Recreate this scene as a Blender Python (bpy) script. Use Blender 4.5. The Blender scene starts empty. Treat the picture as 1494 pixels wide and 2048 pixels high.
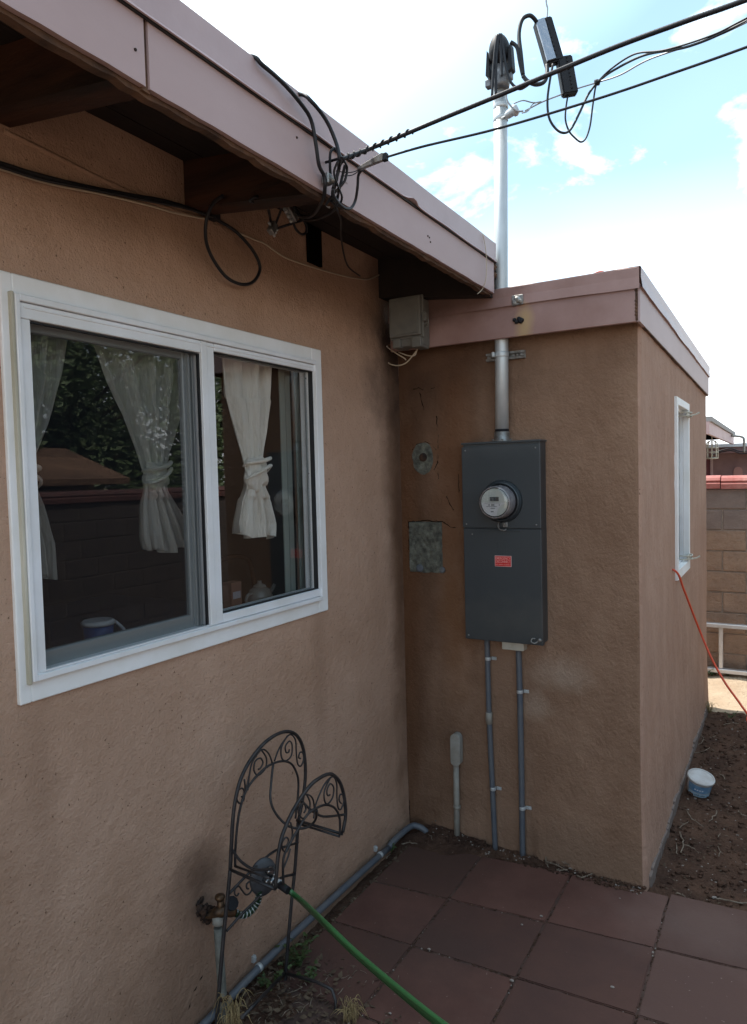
import bpy, bmesh, math, random
from mathutils import Vector as V, Matrix, noise
random.seed(7)
D = bpy.data
scene = bpy.context.scene
COL = scene.collection
R = math.radians

# ------------------------------------------------------------------ camera
CAM = V((1.80037, -3.43238, 1.93))
RX = V((0.867030, 0.497622, -0.025119)); UX = V((-0.002104, 0.054070, 0.998535)); FX = V((-0.498251, 0.865707, -0.047927))
FPX = 1438.24
cam = D.cameras.new('camera'); camo = D.objects.new('camera', cam); COL.objects.link(camo)
m = Matrix.Identity(4)
for i in range(3):
    m[i][0] = RX[i]; m[i][1] = UX[i]; m[i][2] = -FX[i]; m[i][3] = CAM[i]
camo.matrix_world = m
cam.sensor_fit = 'VERTICAL'; cam.sensor_height = 36; cam.lens = FPX / 2048 * 36
cam.clip_start = 0.02; cam.clip_end = 3000
scene.camera = camo

# ------------------------------------------------------------------ light
SUN = V((-1.49, 0.26, 2.80)).normalized()          # towards the sun
elev = math.asin(SUN.z); az = math.atan2(SUN.x, SUN.y)   # azimuth from +y towards +x
w = D.worlds.new('World'); scene.world = w; w.use_nodes = True
nt = w.node_tree; nt.nodes.clear()
def N(t, **k):
    n = nt.nodes.new(t)
    for a, b in k.items(): setattr(n, a, b)
    return n
out = N('ShaderNodeOutputWorld'); bg = N('ShaderNodeBackground'); bg.inputs[1].default_value = 0.12
sky = N('ShaderNodeTexSky', sky_type='NISHITA', sun_disc=False, sun_elevation=elev, sun_rotation=az % (2 * math.pi), altitude=1600, air_density=1.0, dust_density=1.6, ozone_density=1.0)
tc = N('ShaderNodeTexCoord'); mp = N('ShaderNodeMapping'); mp.inputs['Scale'].default_value = (1.0, 1.0, 1.9); mp.inputs['Location'].default_value = (0.35, 0.1, 0.2)
n1 = N('ShaderNodeTexNoise'); n1.inputs['Scale'].default_value = 5.2; n1.inputs['Detail'].default_value = 9; n1.inputs['Roughness'].default_value = .58; n1.inputs['Distortion'].default_value = .25
cr = N('ShaderNodeValToRGB'); cr.color_ramp.elements[0].position = .54; cr.color_ramp.elements[1].position = .74
mx = N('ShaderNodeMix', data_type='RGBA'); mx.inputs['B'].default_value = (18, 18.5, 19, 1)
L = nt.links.new
L(tc.outputs['Generated'], mp.inputs[0]); L(mp.outputs[0], n1.inputs['Vector']); L(n1.outputs[0], cr.inputs[0])
# thin high haze: whiter towards the horizon and towards the sun
nrm_ = N('ShaderNodeVectorMath', operation='NORMALIZE'); L(tc.outputs['Generated'], nrm_.inputs[0])
sx = N('ShaderNodeSeparateXYZ'); L(nrm_.outputs[0], sx.inputs[0])
dt = N('ShaderNodeVectorMath', operation='DOT_PRODUCT'); L(nrm_.outputs[0], dt.inputs[0]); dt.inputs[1].default_value = tuple(SUN)
h1 = N('ShaderNodeMapRange'); h1.inputs['From Min'].default_value = .36; h1.inputs['From Max'].default_value = .12; h1.inputs['To Min'].default_value = .10; h1.inputs['To Max'].default_value = .7; L(sx.outputs['Z'], h1.inputs['Value'])
h2 = N('ShaderNodeMapRange'); h2.inputs['From Min'].default_value = .57; h2.inputs['From Max'].default_value = .74; h2.inputs['To Min'].default_value = 0; h2.inputs['To Max'].default_value = .55; L(dt.outputs['Value'], h2.inputs['Value'])
n2 = N('ShaderNodeTexNoise'); n2.inputs['Scale'].default_value = 1.1; n2.inputs['Detail'].default_value = 4; L(mp.outputs[0], n2.inputs['Vector'])
h3 = N('ShaderNodeMath', operation='ADD'); L(h1.outputs[0], h3.inputs[0]); L(h2.outputs[0], h3.inputs[1])
h4 = N('ShaderNodeMath', operation='MULTIPLY_ADD', use_clamp=True); L(n2.outputs[0], h4.inputs[0]); h4.inputs[1].default_value = .55; L(h3.outputs[0], h4.inputs[2])
hz = N('ShaderNodeMix', data_type='RGBA'); hz.inputs['B'].default_value = (5.6, 9.4, 12.0, 1); L(h4.outputs[0], hz.inputs['Factor']); L(sky.outputs[0], hz.inputs['A'])
h5 = N('ShaderNodeMath', operation='POWER'); L(h4.outputs[0], h5.inputs[0]); h5.inputs[1].default_value = 3.2
hw_ = N('ShaderNodeMix', data_type='RGBA'); hw_.inputs['B'].default_value = (12, 12.6, 13, 1); L(h5.outputs[0], hw_.inputs['Factor']); L(hz.outputs['Result'], hw_.inputs['A'])
L(cr.outputs[0], mx.inputs['Factor']); L(hw_.outputs['Result'], mx.inputs['A']); L(mx.outputs['Result'], bg.inputs[0]); L(bg.outputs[0], out.inputs[0])
sl = D.lights.new('sun', 'SUN'); sl.energy = 4.6; sl.angle = R(.5); sl.color = (1, .95, .88)
so = D.objects.new('sun', sl); COL.objects.link(so); so.rotation_euler = SUN.to_track_quat('Z', 'Y').to_euler()
scene.view_settings.view_transform = 'Standard'; scene.view_settings.look = 'None'
scene.view_settings.exposure = 0.55; scene.view_settings.gamma = 1
scene.render.engine = 'CYCLES'
scene.cycles.max_bounces = 10; scene.cycles.diffuse_bounces = 5; scene.cycles.transparent_max_bounces = 16

# ------------------------------------------------------------------ measured points: photograph pixel -> point on a real plane
def ray(px, py): return FX * FPX + RX * (px - 747) - UX * (py - 1024)
def PA(px, py, x=0.0): d = ray(px, py); return CAM + d * ((x - CAM.x) / d.x)
def PB(px, py, y=0.0): d = ray(px, py); return CAM + d * ((-y - CAM.y) / d.y)      # y = distance in front of the wing wall
def PG(px, py, z=0.0): d = ray(px, py); return CAM + d * ((z - CAM.z) / d.z)
def PT(px, py, dep): return CAM + ray(px, py) * (dep / FPX)

# ------------------------------------------------------------------ materials
def mat(name, base, rough=.7, metal=0, vary=None, vscale=6, bump=0, bscale=60, bdist=.004, spec=.5, speck=None, speckscale=90, speckthr=.66,
        stretch=(1, 1, 1), alpha=None, detail=5, trans=0, stains=()):
    ma = D.materials.new(name); ma.use_nodes = True
    t = ma.node_tree; b = t.nodes['Principled BSDF']; l = t.links.new
    b.inputs['Roughness'].default_value = rough; b.inputs['Metallic'].default_value = metal
    b.inputs['Specular IOR Level'].default_value = spec
    b.inputs['Base Color'].default_value = (*base, 1)
    tcn = t.nodes.new('ShaderNodeTexCoord'); mpn = t.nodes.new('ShaderNodeMapping'); mpn.inputs['Scale'].default_value = stretch
    l(tcn.outputs['Object'], mpn.inputs[0])
    def nz(scale, det=detail, vec=None, rgh=.6):
        n = t.nodes.new('ShaderNodeTexNoise'); n.inputs['Scale'].default_value = scale; n.inputs['Detail'].default_value = det; n.inputs['Roughness'].default_value = rgh
        l(vec or mpn.outputs[0], n.inputs['Vector']); return n
    def ramp(src, a, bb):
        r = t.nodes.new('ShaderNodeValToRGB'); r.color_ramp.elements[0].position = a; r.color_ramp.elements[1].position = bb; l(src, r.inputs[0]); return r.outputs[0]
    def mixc(f, a, bb):
        mm = t.nodes.new('ShaderNodeMix'); mm.data_type = 'RGBA'
        if isinstance(f, float): mm.inputs['Factor'].default_value = f
        else: l(f, mm.inputs['Factor'])
        if isinstance(a, tuple): mm.inputs['A'].default_value = (*a, 1)
        else: l(a, mm.inputs['A'])
        if isinstance(bb, tuple): mm.inputs['B'].default_value = (*bb, 1)
        else: l(bb, mm.inputs['B'])
        return mm.outputs['Result']
    c = base
    if vary:
        n = nz(vscale); c = mixc(ramp(n.outputs[0], .35, .65), base, vary)
    for (cen, rad, colr, amt, nsc) in stains:      # soft-edged dirty patches fixed to the surface
        vm = t.nodes.new('ShaderNodeVectorMath'); vm.operation = 'SUBTRACT'; l(tcn.outputs['Object'], vm.inputs[0]); vm.inputs[1].default_value = cen
        vd = t.nodes.new('ShaderNodeVectorMath'); vd.operation = 'DIVIDE'; l(vm.outputs[0], vd.inputs[0]); vd.inputs[1].default_value = rad
        ln = t.nodes.new('ShaderNodeVectorMath'); ln.operation = 'LENGTH'; l(vd.outputs[0], ln.inputs[0])
        n = nz(nsc, 6); ma1 = t.nodes.new('ShaderNodeMath'); ma1.operation = 'MULTIPLY_ADD'; l(n.outputs[0], ma1.inputs[0]); ma1.inputs[1].default_value = 1.3; l(ln.outputs['Value'], ma1.inputs[2])
        mr = t.nodes.new('ShaderNodeMapRange'); mr.inputs['From Min'].default_value = 1.75; mr.inputs['From Max'].default_value = .85; mr.inputs['To Min'].default_value = 0; mr.inputs['To Max'].default_value = amt
        l(ma1.outputs[0], mr.inputs['Value']); c = mixc(mr.outputs[0], c, colr)
    if speck:
        n = nz(speckscale, 2); c = mixc(ramp(n.outputs[0], speckthr, speckthr + .05), c, speck)
    if not isinstance(c, tuple): l(c, b.inputs['Base Color'])
    if bump:
        n = nz(bscale, 6, rgh=.65); n2 = nz(bscale * .22, 3)
        ad = t.nodes.new('ShaderNodeMath'); ad.operation = 'MULTIPLY_ADD'; ad.inputs[1].default_value = 1.6; l(n2.outputs[0], ad.inputs[0]); l(n.outputs[0], ad.inputs[2])
        bp = t.nodes.new('ShaderNodeBump'); bp.inputs['Strength'].default_value = bump; bp.inputs['Distance'].default_value = bdist
        l(ad.outputs[0], bp.inputs['Height']); l(bp.outputs[0], b.inputs['Normal'])
    if trans: b.inputs['Transmission Weight'].default_value = trans
    if alpha is not None: b.inputs['Alpha'].default_value = alpha
    return ma

def hexc(r, g, b): return tuple(((v / 255) / 12.92 if v / 255 < .04045 else ((v / 255 + .055) / 1.055) ** 2.4) for v in (r, g, b))

M = {}
STA = (.43, .272, .19); STA2 = (.52, .342, .25)
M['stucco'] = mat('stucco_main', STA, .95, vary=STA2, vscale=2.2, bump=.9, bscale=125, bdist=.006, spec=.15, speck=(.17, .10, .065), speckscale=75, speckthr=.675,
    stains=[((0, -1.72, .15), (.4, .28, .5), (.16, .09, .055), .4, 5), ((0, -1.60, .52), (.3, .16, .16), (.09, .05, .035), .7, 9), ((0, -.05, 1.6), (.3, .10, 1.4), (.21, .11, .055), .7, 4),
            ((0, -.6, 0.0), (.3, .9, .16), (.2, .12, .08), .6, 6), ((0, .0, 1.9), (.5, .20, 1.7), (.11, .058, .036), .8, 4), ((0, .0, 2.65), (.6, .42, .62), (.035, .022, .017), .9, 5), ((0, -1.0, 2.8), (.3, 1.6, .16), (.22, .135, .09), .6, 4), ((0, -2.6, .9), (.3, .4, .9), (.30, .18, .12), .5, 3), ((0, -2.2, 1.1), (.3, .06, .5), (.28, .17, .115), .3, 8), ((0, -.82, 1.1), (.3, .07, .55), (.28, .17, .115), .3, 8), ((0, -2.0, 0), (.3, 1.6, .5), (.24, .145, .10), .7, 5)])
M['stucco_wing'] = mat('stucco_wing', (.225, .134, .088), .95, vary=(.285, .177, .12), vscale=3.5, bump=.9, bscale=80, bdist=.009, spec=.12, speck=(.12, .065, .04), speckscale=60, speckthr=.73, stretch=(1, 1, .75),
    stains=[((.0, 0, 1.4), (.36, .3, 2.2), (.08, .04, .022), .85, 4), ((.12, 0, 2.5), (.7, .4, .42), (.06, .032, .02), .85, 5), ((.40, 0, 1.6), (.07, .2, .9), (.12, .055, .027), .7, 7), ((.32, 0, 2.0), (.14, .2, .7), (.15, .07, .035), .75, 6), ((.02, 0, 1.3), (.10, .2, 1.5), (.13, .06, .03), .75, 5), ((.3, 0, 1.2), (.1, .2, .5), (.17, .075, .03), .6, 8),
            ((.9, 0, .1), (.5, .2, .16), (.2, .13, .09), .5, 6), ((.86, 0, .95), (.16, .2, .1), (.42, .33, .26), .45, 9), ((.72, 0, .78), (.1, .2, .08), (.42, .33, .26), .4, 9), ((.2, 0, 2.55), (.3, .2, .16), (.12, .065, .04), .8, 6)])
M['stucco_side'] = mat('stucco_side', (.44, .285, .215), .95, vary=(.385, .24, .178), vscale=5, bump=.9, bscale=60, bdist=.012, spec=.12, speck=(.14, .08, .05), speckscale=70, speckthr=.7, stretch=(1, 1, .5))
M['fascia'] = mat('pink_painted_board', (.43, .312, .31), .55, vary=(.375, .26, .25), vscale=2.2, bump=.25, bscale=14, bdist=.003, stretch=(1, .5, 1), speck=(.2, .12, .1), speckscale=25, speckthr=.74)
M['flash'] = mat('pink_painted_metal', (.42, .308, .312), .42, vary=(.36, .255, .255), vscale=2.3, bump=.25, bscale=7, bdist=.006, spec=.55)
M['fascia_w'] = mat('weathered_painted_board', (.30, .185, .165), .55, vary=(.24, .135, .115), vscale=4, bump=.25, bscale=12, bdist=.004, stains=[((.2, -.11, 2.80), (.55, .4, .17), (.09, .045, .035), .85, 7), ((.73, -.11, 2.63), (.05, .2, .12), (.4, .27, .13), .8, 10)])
M['wood'] = mat('shaded_brown_wood', (.055, .019, .009), .75, vary=(.012, .006, .004), vscale=5, bump=.8, bscale=18, bdist=.004, stretch=(.25, 2.2, 2.2), spec=.3)  # brown darkened to carry the near-black shade under the eave
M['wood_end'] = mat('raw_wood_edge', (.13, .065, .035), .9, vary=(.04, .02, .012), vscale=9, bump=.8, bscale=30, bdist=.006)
M['deck'] = mat('roof_deck_boards', (.014, .007, .0045), .85, vary=(.010, .005, .004), vscale=5, bump=.5, bscale=14, bdist=.004, stretch=(3, .3, 1))  # deck colour holds the eave shade as well
M['trim'] = mat('white_painted_trim', (.86, .86, .87), .6, vary=(.78, .77, .75), vscale=4, bump=.3, bscale=40, bdist=.002)
M['vinyl'] = mat('white_vinyl', (.80, .81, .84), .4, vary=(.72, .72, .72), vscale=5)
M['cream'] = mat('aged_cream_vinyl', (.56, .53, .44), .5, vary=(.36, .33, .24), vscale=4, stretch=(1, 1, .4))
M['alu'] = mat('grey_sash_metal', (.36, .38, .38), .4, .2)
M['gasket'] = mat('black_gasket', (.012, .012, .014), .6)
M['panel'] = mat('grey_enamel', (.033, .041, .047), .42, .0, vary=(.028, .035, .041), vscale=3, bump=.05, bscale=200, bdist=.001, spec=.5, speck=(.075, .085, .09), speckscale=130, speckthr=.72, stains=[((.1, 0, .1), (.5, .5, .14), (.06, .062, .06), .6, 12), ((0, 0, 1.0), (.6, .6, .10), (.062, .07, .075), .6, 9)])
M['galv'] = mat('galvanised_steel', (.56, .59, .60), .5, .45, vary=(.44, .46, .47), vscale=9, bump=.08, bscale=60, bdist=.001, stretch=(1, 1, .3))
M['galvdull'] = mat('dull_zinc', (.34, .35, .35), .5, .8, vary=(.2, .18, .16), vscale=40)
M['pvc'] = mat('grey_pvc', (.075, .09, .115), .5, vary=(.115, .12, .13), vscale=8)
M['pvclight'] = mat('painted_grey_conduit', (.31, .30, .27), .6, vary=(.22, .2, .17), vscale=12, bump=.2, bscale=60, bdist=.002)
M['oldpipe'] = mat('dirty_old_pipe', (.20, .20, .175), .7, vary=(.10, .095, .08), vscale=18, bump=.4, bscale=60)
M['frosted'] = mat('frosted_pane', (.45, .46, .46), .35, vary=(.2, .2, .2), vscale=14)
M['offwhite'] = mat('off_white_plastic', (.52, .50, .43), .5, vary=(.42, .39, .32), vscale=20)
M['black'] = mat('black_rubber_cable', (.007, .007, .010), .5, vary=(.013, .013, .017), vscale=20, spec=.35)
M['blackmatte'] = mat('black_plastic', (.008, .008, .011), .6, spec=.3, bump=.2, bscale=60, bdist=.002)
M['hole'] = mat('dark_opening', (.004, .0035, .003), 1, spec=0)
M['greywire'] = mat('bare_aluminium_wire', (.33, .33, .34), .5, .6)
M['beige'] = mat('beige_phone_wire', (.46, .38, .28), .6)
M['boxgrey'] = mat('grey_utility_plastic', (.12, .12, .11), .6, vary=(.155, .15, .135), vscale=14, bump=.15, bscale=80, bdist=.001)
M['iron'] = mat('black_wrought_iron', (.017, .017, .02), .45, .3, vary=(.045, .04, .04), vscale=25, bump=.3, bscale=90, bdist=.001)
M['hose'] = mat('green_hose', (.007, .045, .012), .35, vary=(.012, .065, .018), vscale=8, bump=.1, bscale=120, bdist=.001)
M['hosedark'] = mat('dark_hose_stripe', (.006, .03, .012), .35)
M['brass'] = mat('tarnished_brass', (.16, .09, .045), .5, .7, vary=(.04, .03, .025), vscale=40, bump=.5, bscale=90, bdist=.002)
M['rusty'] = mat('dirty_rust', (.06, .028, .015), .95, vary=(.02, .012, .01), vscale=40, bump=1, bscale=80, bdist=.006)
M['red'] = mat('red_enamel_label', (.55, .008, .012), .4)
M['white'] = mat('white_plastic', (.72, .73, .74), .4)
M['dulltub'] = mat('dusty_white_plastic', (.50, .50, .50), .55, vary=(.38, .35, .33), vscale=14)
M['ink'] = mat('dark_ink', (.03, .035, .04), .6)
M['blue'] = mat('blue_print', (.06, .19, .38), .45, vary=(.22, .36, .5), vscale=25)
M['bluetub'] = mat('blue_plastic', (.03, .09, .28), .4)
M['mortar'] = mat('grey_mortar_patch', (.16, .165, .135), .95, vary=(.045, .045, .038), vscale=26, bump=1, bscale=60, bdist=.012, detail=8)
M['orange'] = mat('orange_cord_jacket', (.62, .07, .025), .45)
M['ladder'] = mat('ladder_aluminium', (.62, .63, .65), .38, .6, vary=(.5, .5, .5), vscale=10)
M['twig'] = mat('bleached_twig', (.27, .22, .17), .9, vary=(.12, .085, .06), vscale=30, bump=.5, bscale=90)
M['straw'] = mat('dry_straw', (.36, .27, .13), .9, vary=(.22, .15, .07), vscale=20)
M['leafdark'] = mat('weed_leaf', (.028, .05, .012), .6, vary=(.05, .08, .02), vscale=20)
M['litter'] = mat('dead_leaf', (.055, .034, .021), .95, vary=(.13, .092, .06), vscale=17)
M['stone'] = mat('pale_pebble', (.34, .30, .27), .9, vary=(.16, .13, .11), vscale=30)
M['paver'] = mat('red_brown_concrete', (.098, .048, .037), .85, vary=(.078, .040, .033), vscale=3.2, bump=.6, bscale=90, bdist=.003, speck=(.23, .17, .15), speckscale=42, speckthr=.73, spec=.3, detail=9,
    stains=[((.25, -.25, 0), (.35, .35, .2), (.075, .042, .032), .7, 6), ((.55, -.85, 0), (.3, .3, .2), (.07, .042, .035), .5, 8), ((1.5, -.2, 0), (.5, .3, .2), (.15, .10, .085), .5, 5)])
M['dirt'] = mat('brown_dirt', (.125, .072, .05), 1, vary=(.062, .036, .027), vscale=4, bump=1, bscale=32, bdist=.03, speck=(.26, .2, .15), speckscale=75, speckthr=.70, spec=.1, detail=9)
M['capred'] = mat('red_painted_cap', (.30, .075, .06), .7, vary=(.38, .15, .125), vscale=10, bump=.6, bscale=40, bdist=.006)
M['capdull'] = mat('dulled_red_cap', (.13, .045, .035), .8, vary=(.09, .035, .03), vscale=8, bump=.6, bscale=40, bdist=.006)  # cap red darkened to go with the darkened side wall
M['redroofstuff'] = mat('red_cap_patch', (.5, .08, .05), .7)
M['cloth'] = mat('dark_tablecloth', (.02, .026, .045), .8)
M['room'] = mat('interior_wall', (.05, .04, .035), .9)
M['ceramic'] = mat('glazed_ceramic', (.26, .25, .22), .2)
M['blind'] = mat('vinyl_blind_slat', (.22, .25, .22), .6)
M['neigh'] = mat('mauve_stucco', (.25, .155, .155), .9, vary=(.2, .12, .12), vscale=3, bump=.5, bscale=40)
M['neighfascia'] = mat('faded_pink_board', (.50, .36, .36), .6, vary=(.42, .29, .29), vscale=3)
M['shingle'] = mat('brown_shingles', (.27, .145, .085), .9, vary=(.13, .068, .04), vscale=3, bump=.8, bscale=10, bdist=.02, stretch=(1, .25, 6))
M['shedwall'] = mat('weathered_shed_boards', (.36, .27, .17), .9, vary=(.22, .16, .1), vscale=4, stretch=(1, 5, .5))
M['tape'] = mat('silver_foil_tape', (.3, .32, .36), .28, .8, bump=.6, bscale=30, bdist=.01)

def block_mat():
    ma = mat('split_face_block', (.30, .205, .145), .95, vary=(.235, .155, .11), vscale=7, bump=1, bscale=34, bdist=.02, speck=(.12, .08, .06), speckscale=45, speckthr=.72)
    return ma
M['block'] = block_mat()
M['blockgrey'] = mat('grey_block', (.20, .155, .135), .95, vary=(.165, .128, .112), vscale=9, bump=.8, bscale=60, bdist=.008)
M['blockdark'] = mat('shade_dark_block', (.085, .065, .055), .95, vary=(.06, .045, .04), vscale=6, bump=.8, bscale=40)  # reflected side wall: shade put into the block colour
M['mortarjoint'] = mat('mortar_joint', (.33, .27, .22), .95, vary=(.24, .19, .15), vscale=20, bump=.8, bscale=80)

def glass_mat(name, tint=1.0):
    ma = D.materials.new(name); ma.use_nodes = True; t = ma.node_tree; t.nodes.clear(); l = t.links.new
    o = t.nodes.new('ShaderNodeOutputMaterial'); mi = t.nodes.new('ShaderNodeMixShader'); tr = t.nodes.new('ShaderNodeBsdfTransparent'); gl = t.nodes.new('ShaderNodeBsdfGlossy')
    lw = t.nodes.new('ShaderNodeLayerWeight'); lw.inputs[0].default_value = .5      # facing = 1 - |cos|, same from both sides of the pane
    pw = t.nodes.new('ShaderNodeMath'); pw.operation = 'POWER'; pw.inputs[1].default_value = 4.0; l(lw.outputs['Facing'], pw.inputs[0])
    fr = t.nodes.new('ShaderNodeMath'); fr.operation = 'MULTIPLY_ADD'; fr.inputs[1].default_value = .9; fr.inputs[2].default_value = .075; l(pw.outputs[0], fr.inputs[0])
    tr.inputs[0].default_value = (tint, tint, tint, 1); gl.inputs['Roughness'].default_value = .004
    l(fr.outputs[0], mi.inputs[0]); l(tr.outputs[0], mi.inputs[1]); l(gl.outputs[0], mi.inputs[2]); l(mi.outputs[0], o.inputs[0]); return ma
M['glass'] = glass_mat('window_glass', .95)
def mesh_screen():
    ma = D.materials.new('insect_screen'); ma.use_nodes = True; t = ma.node_tree; t.nodes.clear(); l = t.links.new
    o = t.nodes.new('ShaderNodeOutputMaterial'); mi = t.nodes.new('ShaderNodeMixShader'); tr = t.nodes.new('ShaderNodeBsdfTransparent'); df = t.nodes.new('ShaderNodeBsdfDiffuse')
    df.inputs[0].default_value = (.016, .018, .022, 1); mi.inputs[0].default_value = .33
    l(tr.outputs[0], mi.inputs[1]); l(df.outputs[0], mi.inputs[2]); l(mi.outputs[0], o.inputs[0]); return ma
M['screen'] = mesh_screen()
def curtain_mat(name, col, tr_amt, alpha):
    ma = D.materials.new(name); ma.use_nodes = True; t = ma.node_tree; t.nodes.clear(); l = t.links.new
    o = t.nodes.new('ShaderNodeOutputMaterial'); mi = t.nodes.new('ShaderNodeMixShader'); m2 = t.nodes.new('ShaderNodeMixShader')
    tr = t.nodes.new('ShaderNodeBsdfTransparent'); df = t.nodes.new('ShaderNodeBsdfDiffuse'); tl = t.nodes.new('ShaderNodeBsdfTranslucent')
    tcx = t.nodes.new('ShaderNodeTexCoord'); mpx = t.nodes.new('ShaderNodeMapping'); mpx.inputs['Scale'].default_value = (1, 1, .22); nx_ = t.nodes.new('ShaderNodeTexNoise'); nx_.inputs['Scale'].default_value = 55; nx_.inputs['Detail'].default_value = 6
    bx_ = t.nodes.new('ShaderNodeBump'); bx_.inputs['Strength'].default_value = .9; bx_.inputs['Distance'].default_value = .02
    l(tcx.outputs['Object'], mpx.inputs[0]); l(mpx.outputs[0], nx_.inputs['Vector']); l(nx_.outputs[0], bx_.inputs['Height']); l(bx_.outputs[0], df.inputs['Normal'])
    df.inputs[0].default_value = (*col, 1); tl.inputs[0].default_value = (*col, 1); m2.inputs[0].default_value = tr_amt; mi.inputs[0].default_value = alpha
    l(df.outputs[0], m2.inputs[1]); l(tl.outputs[0], m2.inputs[2]); l(tr.outputs[0], mi.inputs[1]); l(m2.outputs[0], mi.inputs[2]); l(mi.outputs[0], o.inputs[0]); return ma
M['curtain'] = curtain_mat('cream_curtain', (.90, .87, .79), .15, .97)
M['sheer'] = curtain_mat('sheer_cream_curtain', (.88, .87, .80), .2, .74)
M['meterglass'] = glass_mat('meter_dome', .95)

# ------------------------------------------------------------------ mesh helpers
class MB:
    def __init__(s): s.bm = bmesh.new()
    def box(s, a, b, bev=0, seg=1, rot=None, piv=None, jag=0):
        a = V(a); b = V(b); lo = V((min(a[i], b[i]) for i in range(3))); hi = V((max(a[i], b[i]) for i in range(3)))
        t = bmesh.new(); bmesh.ops.create_cube(t, size=1)
        for v in t.verts: v.co = V(((lo[i] + hi[i]) / 2 + v.co[i] * (hi[i] - lo[i]) for i in range(3)))
        if bev: bmesh.ops.bevel(t, geom=t.edges[:], offset=bev, segments=seg, profile=.6, affect='EDGES')
        if rot is not None:
            pv = V(piv) if piv is not None else (lo + hi) / 2
            for v in t.verts: v.co = pv + rot @ (v.co - pv)
        s.add(t); return s
    def add(s, t, smooth=False):
        mp_ = {}
        for v in t.verts: mp_[v] = s.bm.verts.new(v.co)
        for f in t.faces:
            nf = s.bm.faces.new([mp_[v] for v in f.verts]); nf.smooth = smooth or f.smooth
        t.free()
    def tube(s, pts, r, seg=8, smooth=4, closed=False, rx=None, cap=True):
        pts = [V(p) for p in pts]
        if smooth and len(pts) > 2: pts, rr = catmull(pts, smooth, closed, r)
        else: rr = r if isinstance(r, (list, tuple)) else [r] * len(pts)
        n = len(pts); rings = []; prev = None
        for i, p in enumerate(pts):
            if closed: tg = pts[(i + 1) % n] - pts[i - 1]
            else: tg = pts[min(i + 1, n - 1)] - pts[max(i - 1, 0)]
            if tg.length < 1e-9: tg = V((0, 0, 1))
            tg.normalize()
            if prev is None:
                up = V((0, 0, 1)) if abs(tg.z) < .9 else V((1, 0, 0)); a = tg.cross(up).normalized()
            else:
                a = prev - tg * prev.dot(tg)
                if a.length < 1e-6: a = tg.orthogonal()
                a.normalize()
            prev = a; b = tg.cross(a)
            rings.append([s.bm.verts.new(p + (a * math.cos(2 * math.pi * k / seg) + b * math.sin(2 * math.pi * k / seg) * (rx or 1)) * rr[i]) for k in range(seg)])
        for i in range(n if closed else n - 1):
            A_, B_ = rings[i], rings[(i + 1) % n]
            for k in range(seg):
                f = s.bm.faces.new((A_[k], A_[(k + 1) % seg], B_[(k + 1) % seg], B_[k])); f.smooth = True
        if not closed and cap:
            s.bm.faces.new(rings[0][::-1]); s.bm.faces.new(rings[-1])
        return s
    def lathe(s, cen, axis, prof, seg=28, smooth=True, capa=True, capb=True, refdir=None):
        cen = V(cen); ax = V(axis).normalized(); a = (V(refdir) if refdir else ax.orthogonal()).normalized(); b = ax.cross(a); rings = []
        for (r, h) in prof: rings.append([s.bm.verts.new(cen + ax * h + (a * math.cos(2 * math.pi * k / seg) + b * math.sin(2 * math.pi * k / seg)) * r) for k in range(seg)])
        for i in range(len(rings) - 1):
            for k in range(seg):
                f = s.bm.faces.new((rings[i][k], rings[i][(k + 1) % seg], rings[i + 1][(k + 1) % seg], rings[i + 1][k])); f.smooth = smooth
        if capa: s.bm.faces.new(rings[0][::-1])
        if capb: s.bm.faces.new(rings[-1])
        return s
    def prism(s, poly, vec, bev=0):
        t = bmesh.new(); vs = [t.verts.new(V(p)) for p in poly]; f = t.faces.new(vs)
        r = bmesh.ops.extrude_face_region(t, geom=[f])
        for v in [g for g in r['geom'] if isinstance(g, bmesh.types.BMVert)]: v.co += V(vec)
        bmesh.ops.recalc_face_normals(t, faces=t.faces[:])
        if bev: bmesh.ops.bevel(t, geom=t.edges[:], offset=bev, segments=1, affect='EDGES')
        s.add(t); return s
    def quad(s, *p):
        s.bm.faces.new([s.bm.verts.new(V(q)) for q in p]); return s
    def grid(s, fn, us, vs, skip=None, smooth=True):
        g = [[s.bm.verts.new(fn(u, v)) for v in vs] for u in us]
        for i in range(len(us) - 1):
            for j in range(len(vs) - 1):
                if skip and skip((us[i] + us[i + 1]) / 2, (vs[j] + vs[j + 1]) / 2): continue
                f = s.bm.faces.new((g[i][j], g[i + 1][j], g[i + 1][j + 1], g[i][j + 1])); f.smooth = smooth
        return s

def catmull(pts, k, closed=False, r=None):
    n = len(pts); o = []; ro = []
    isr = isinstance(r, (list, tuple))
    for i in range(n if closed else n - 1):
        if closed: p0, p1, p2, p3 = pts[i - 1], pts[i], pts[(i + 1) % n], pts[(i + 2) % n]
        else: p0, p1, p2, p3 = pts[max(i - 1, 0)], pts[i], pts[i + 1], pts[min(i + 2, n - 1)]
        for j in range(k):
            t = j / k; o.append(.5 * ((2 * p1) + (p2 - p0) * t + (2 * p0 - 5 * p1 + 4 * p2 - p3) * t * t + (3 * p1 - p0 - 3 * p2 + p3) * t ** 3))
            ro.append(r[i] * (1 - t) + r[(i + 1) % n] * t if isr else r)
    if not closed: o.append(pts[-1]); ro.append(r[-1] if isr else r)
    return o, ro

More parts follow.
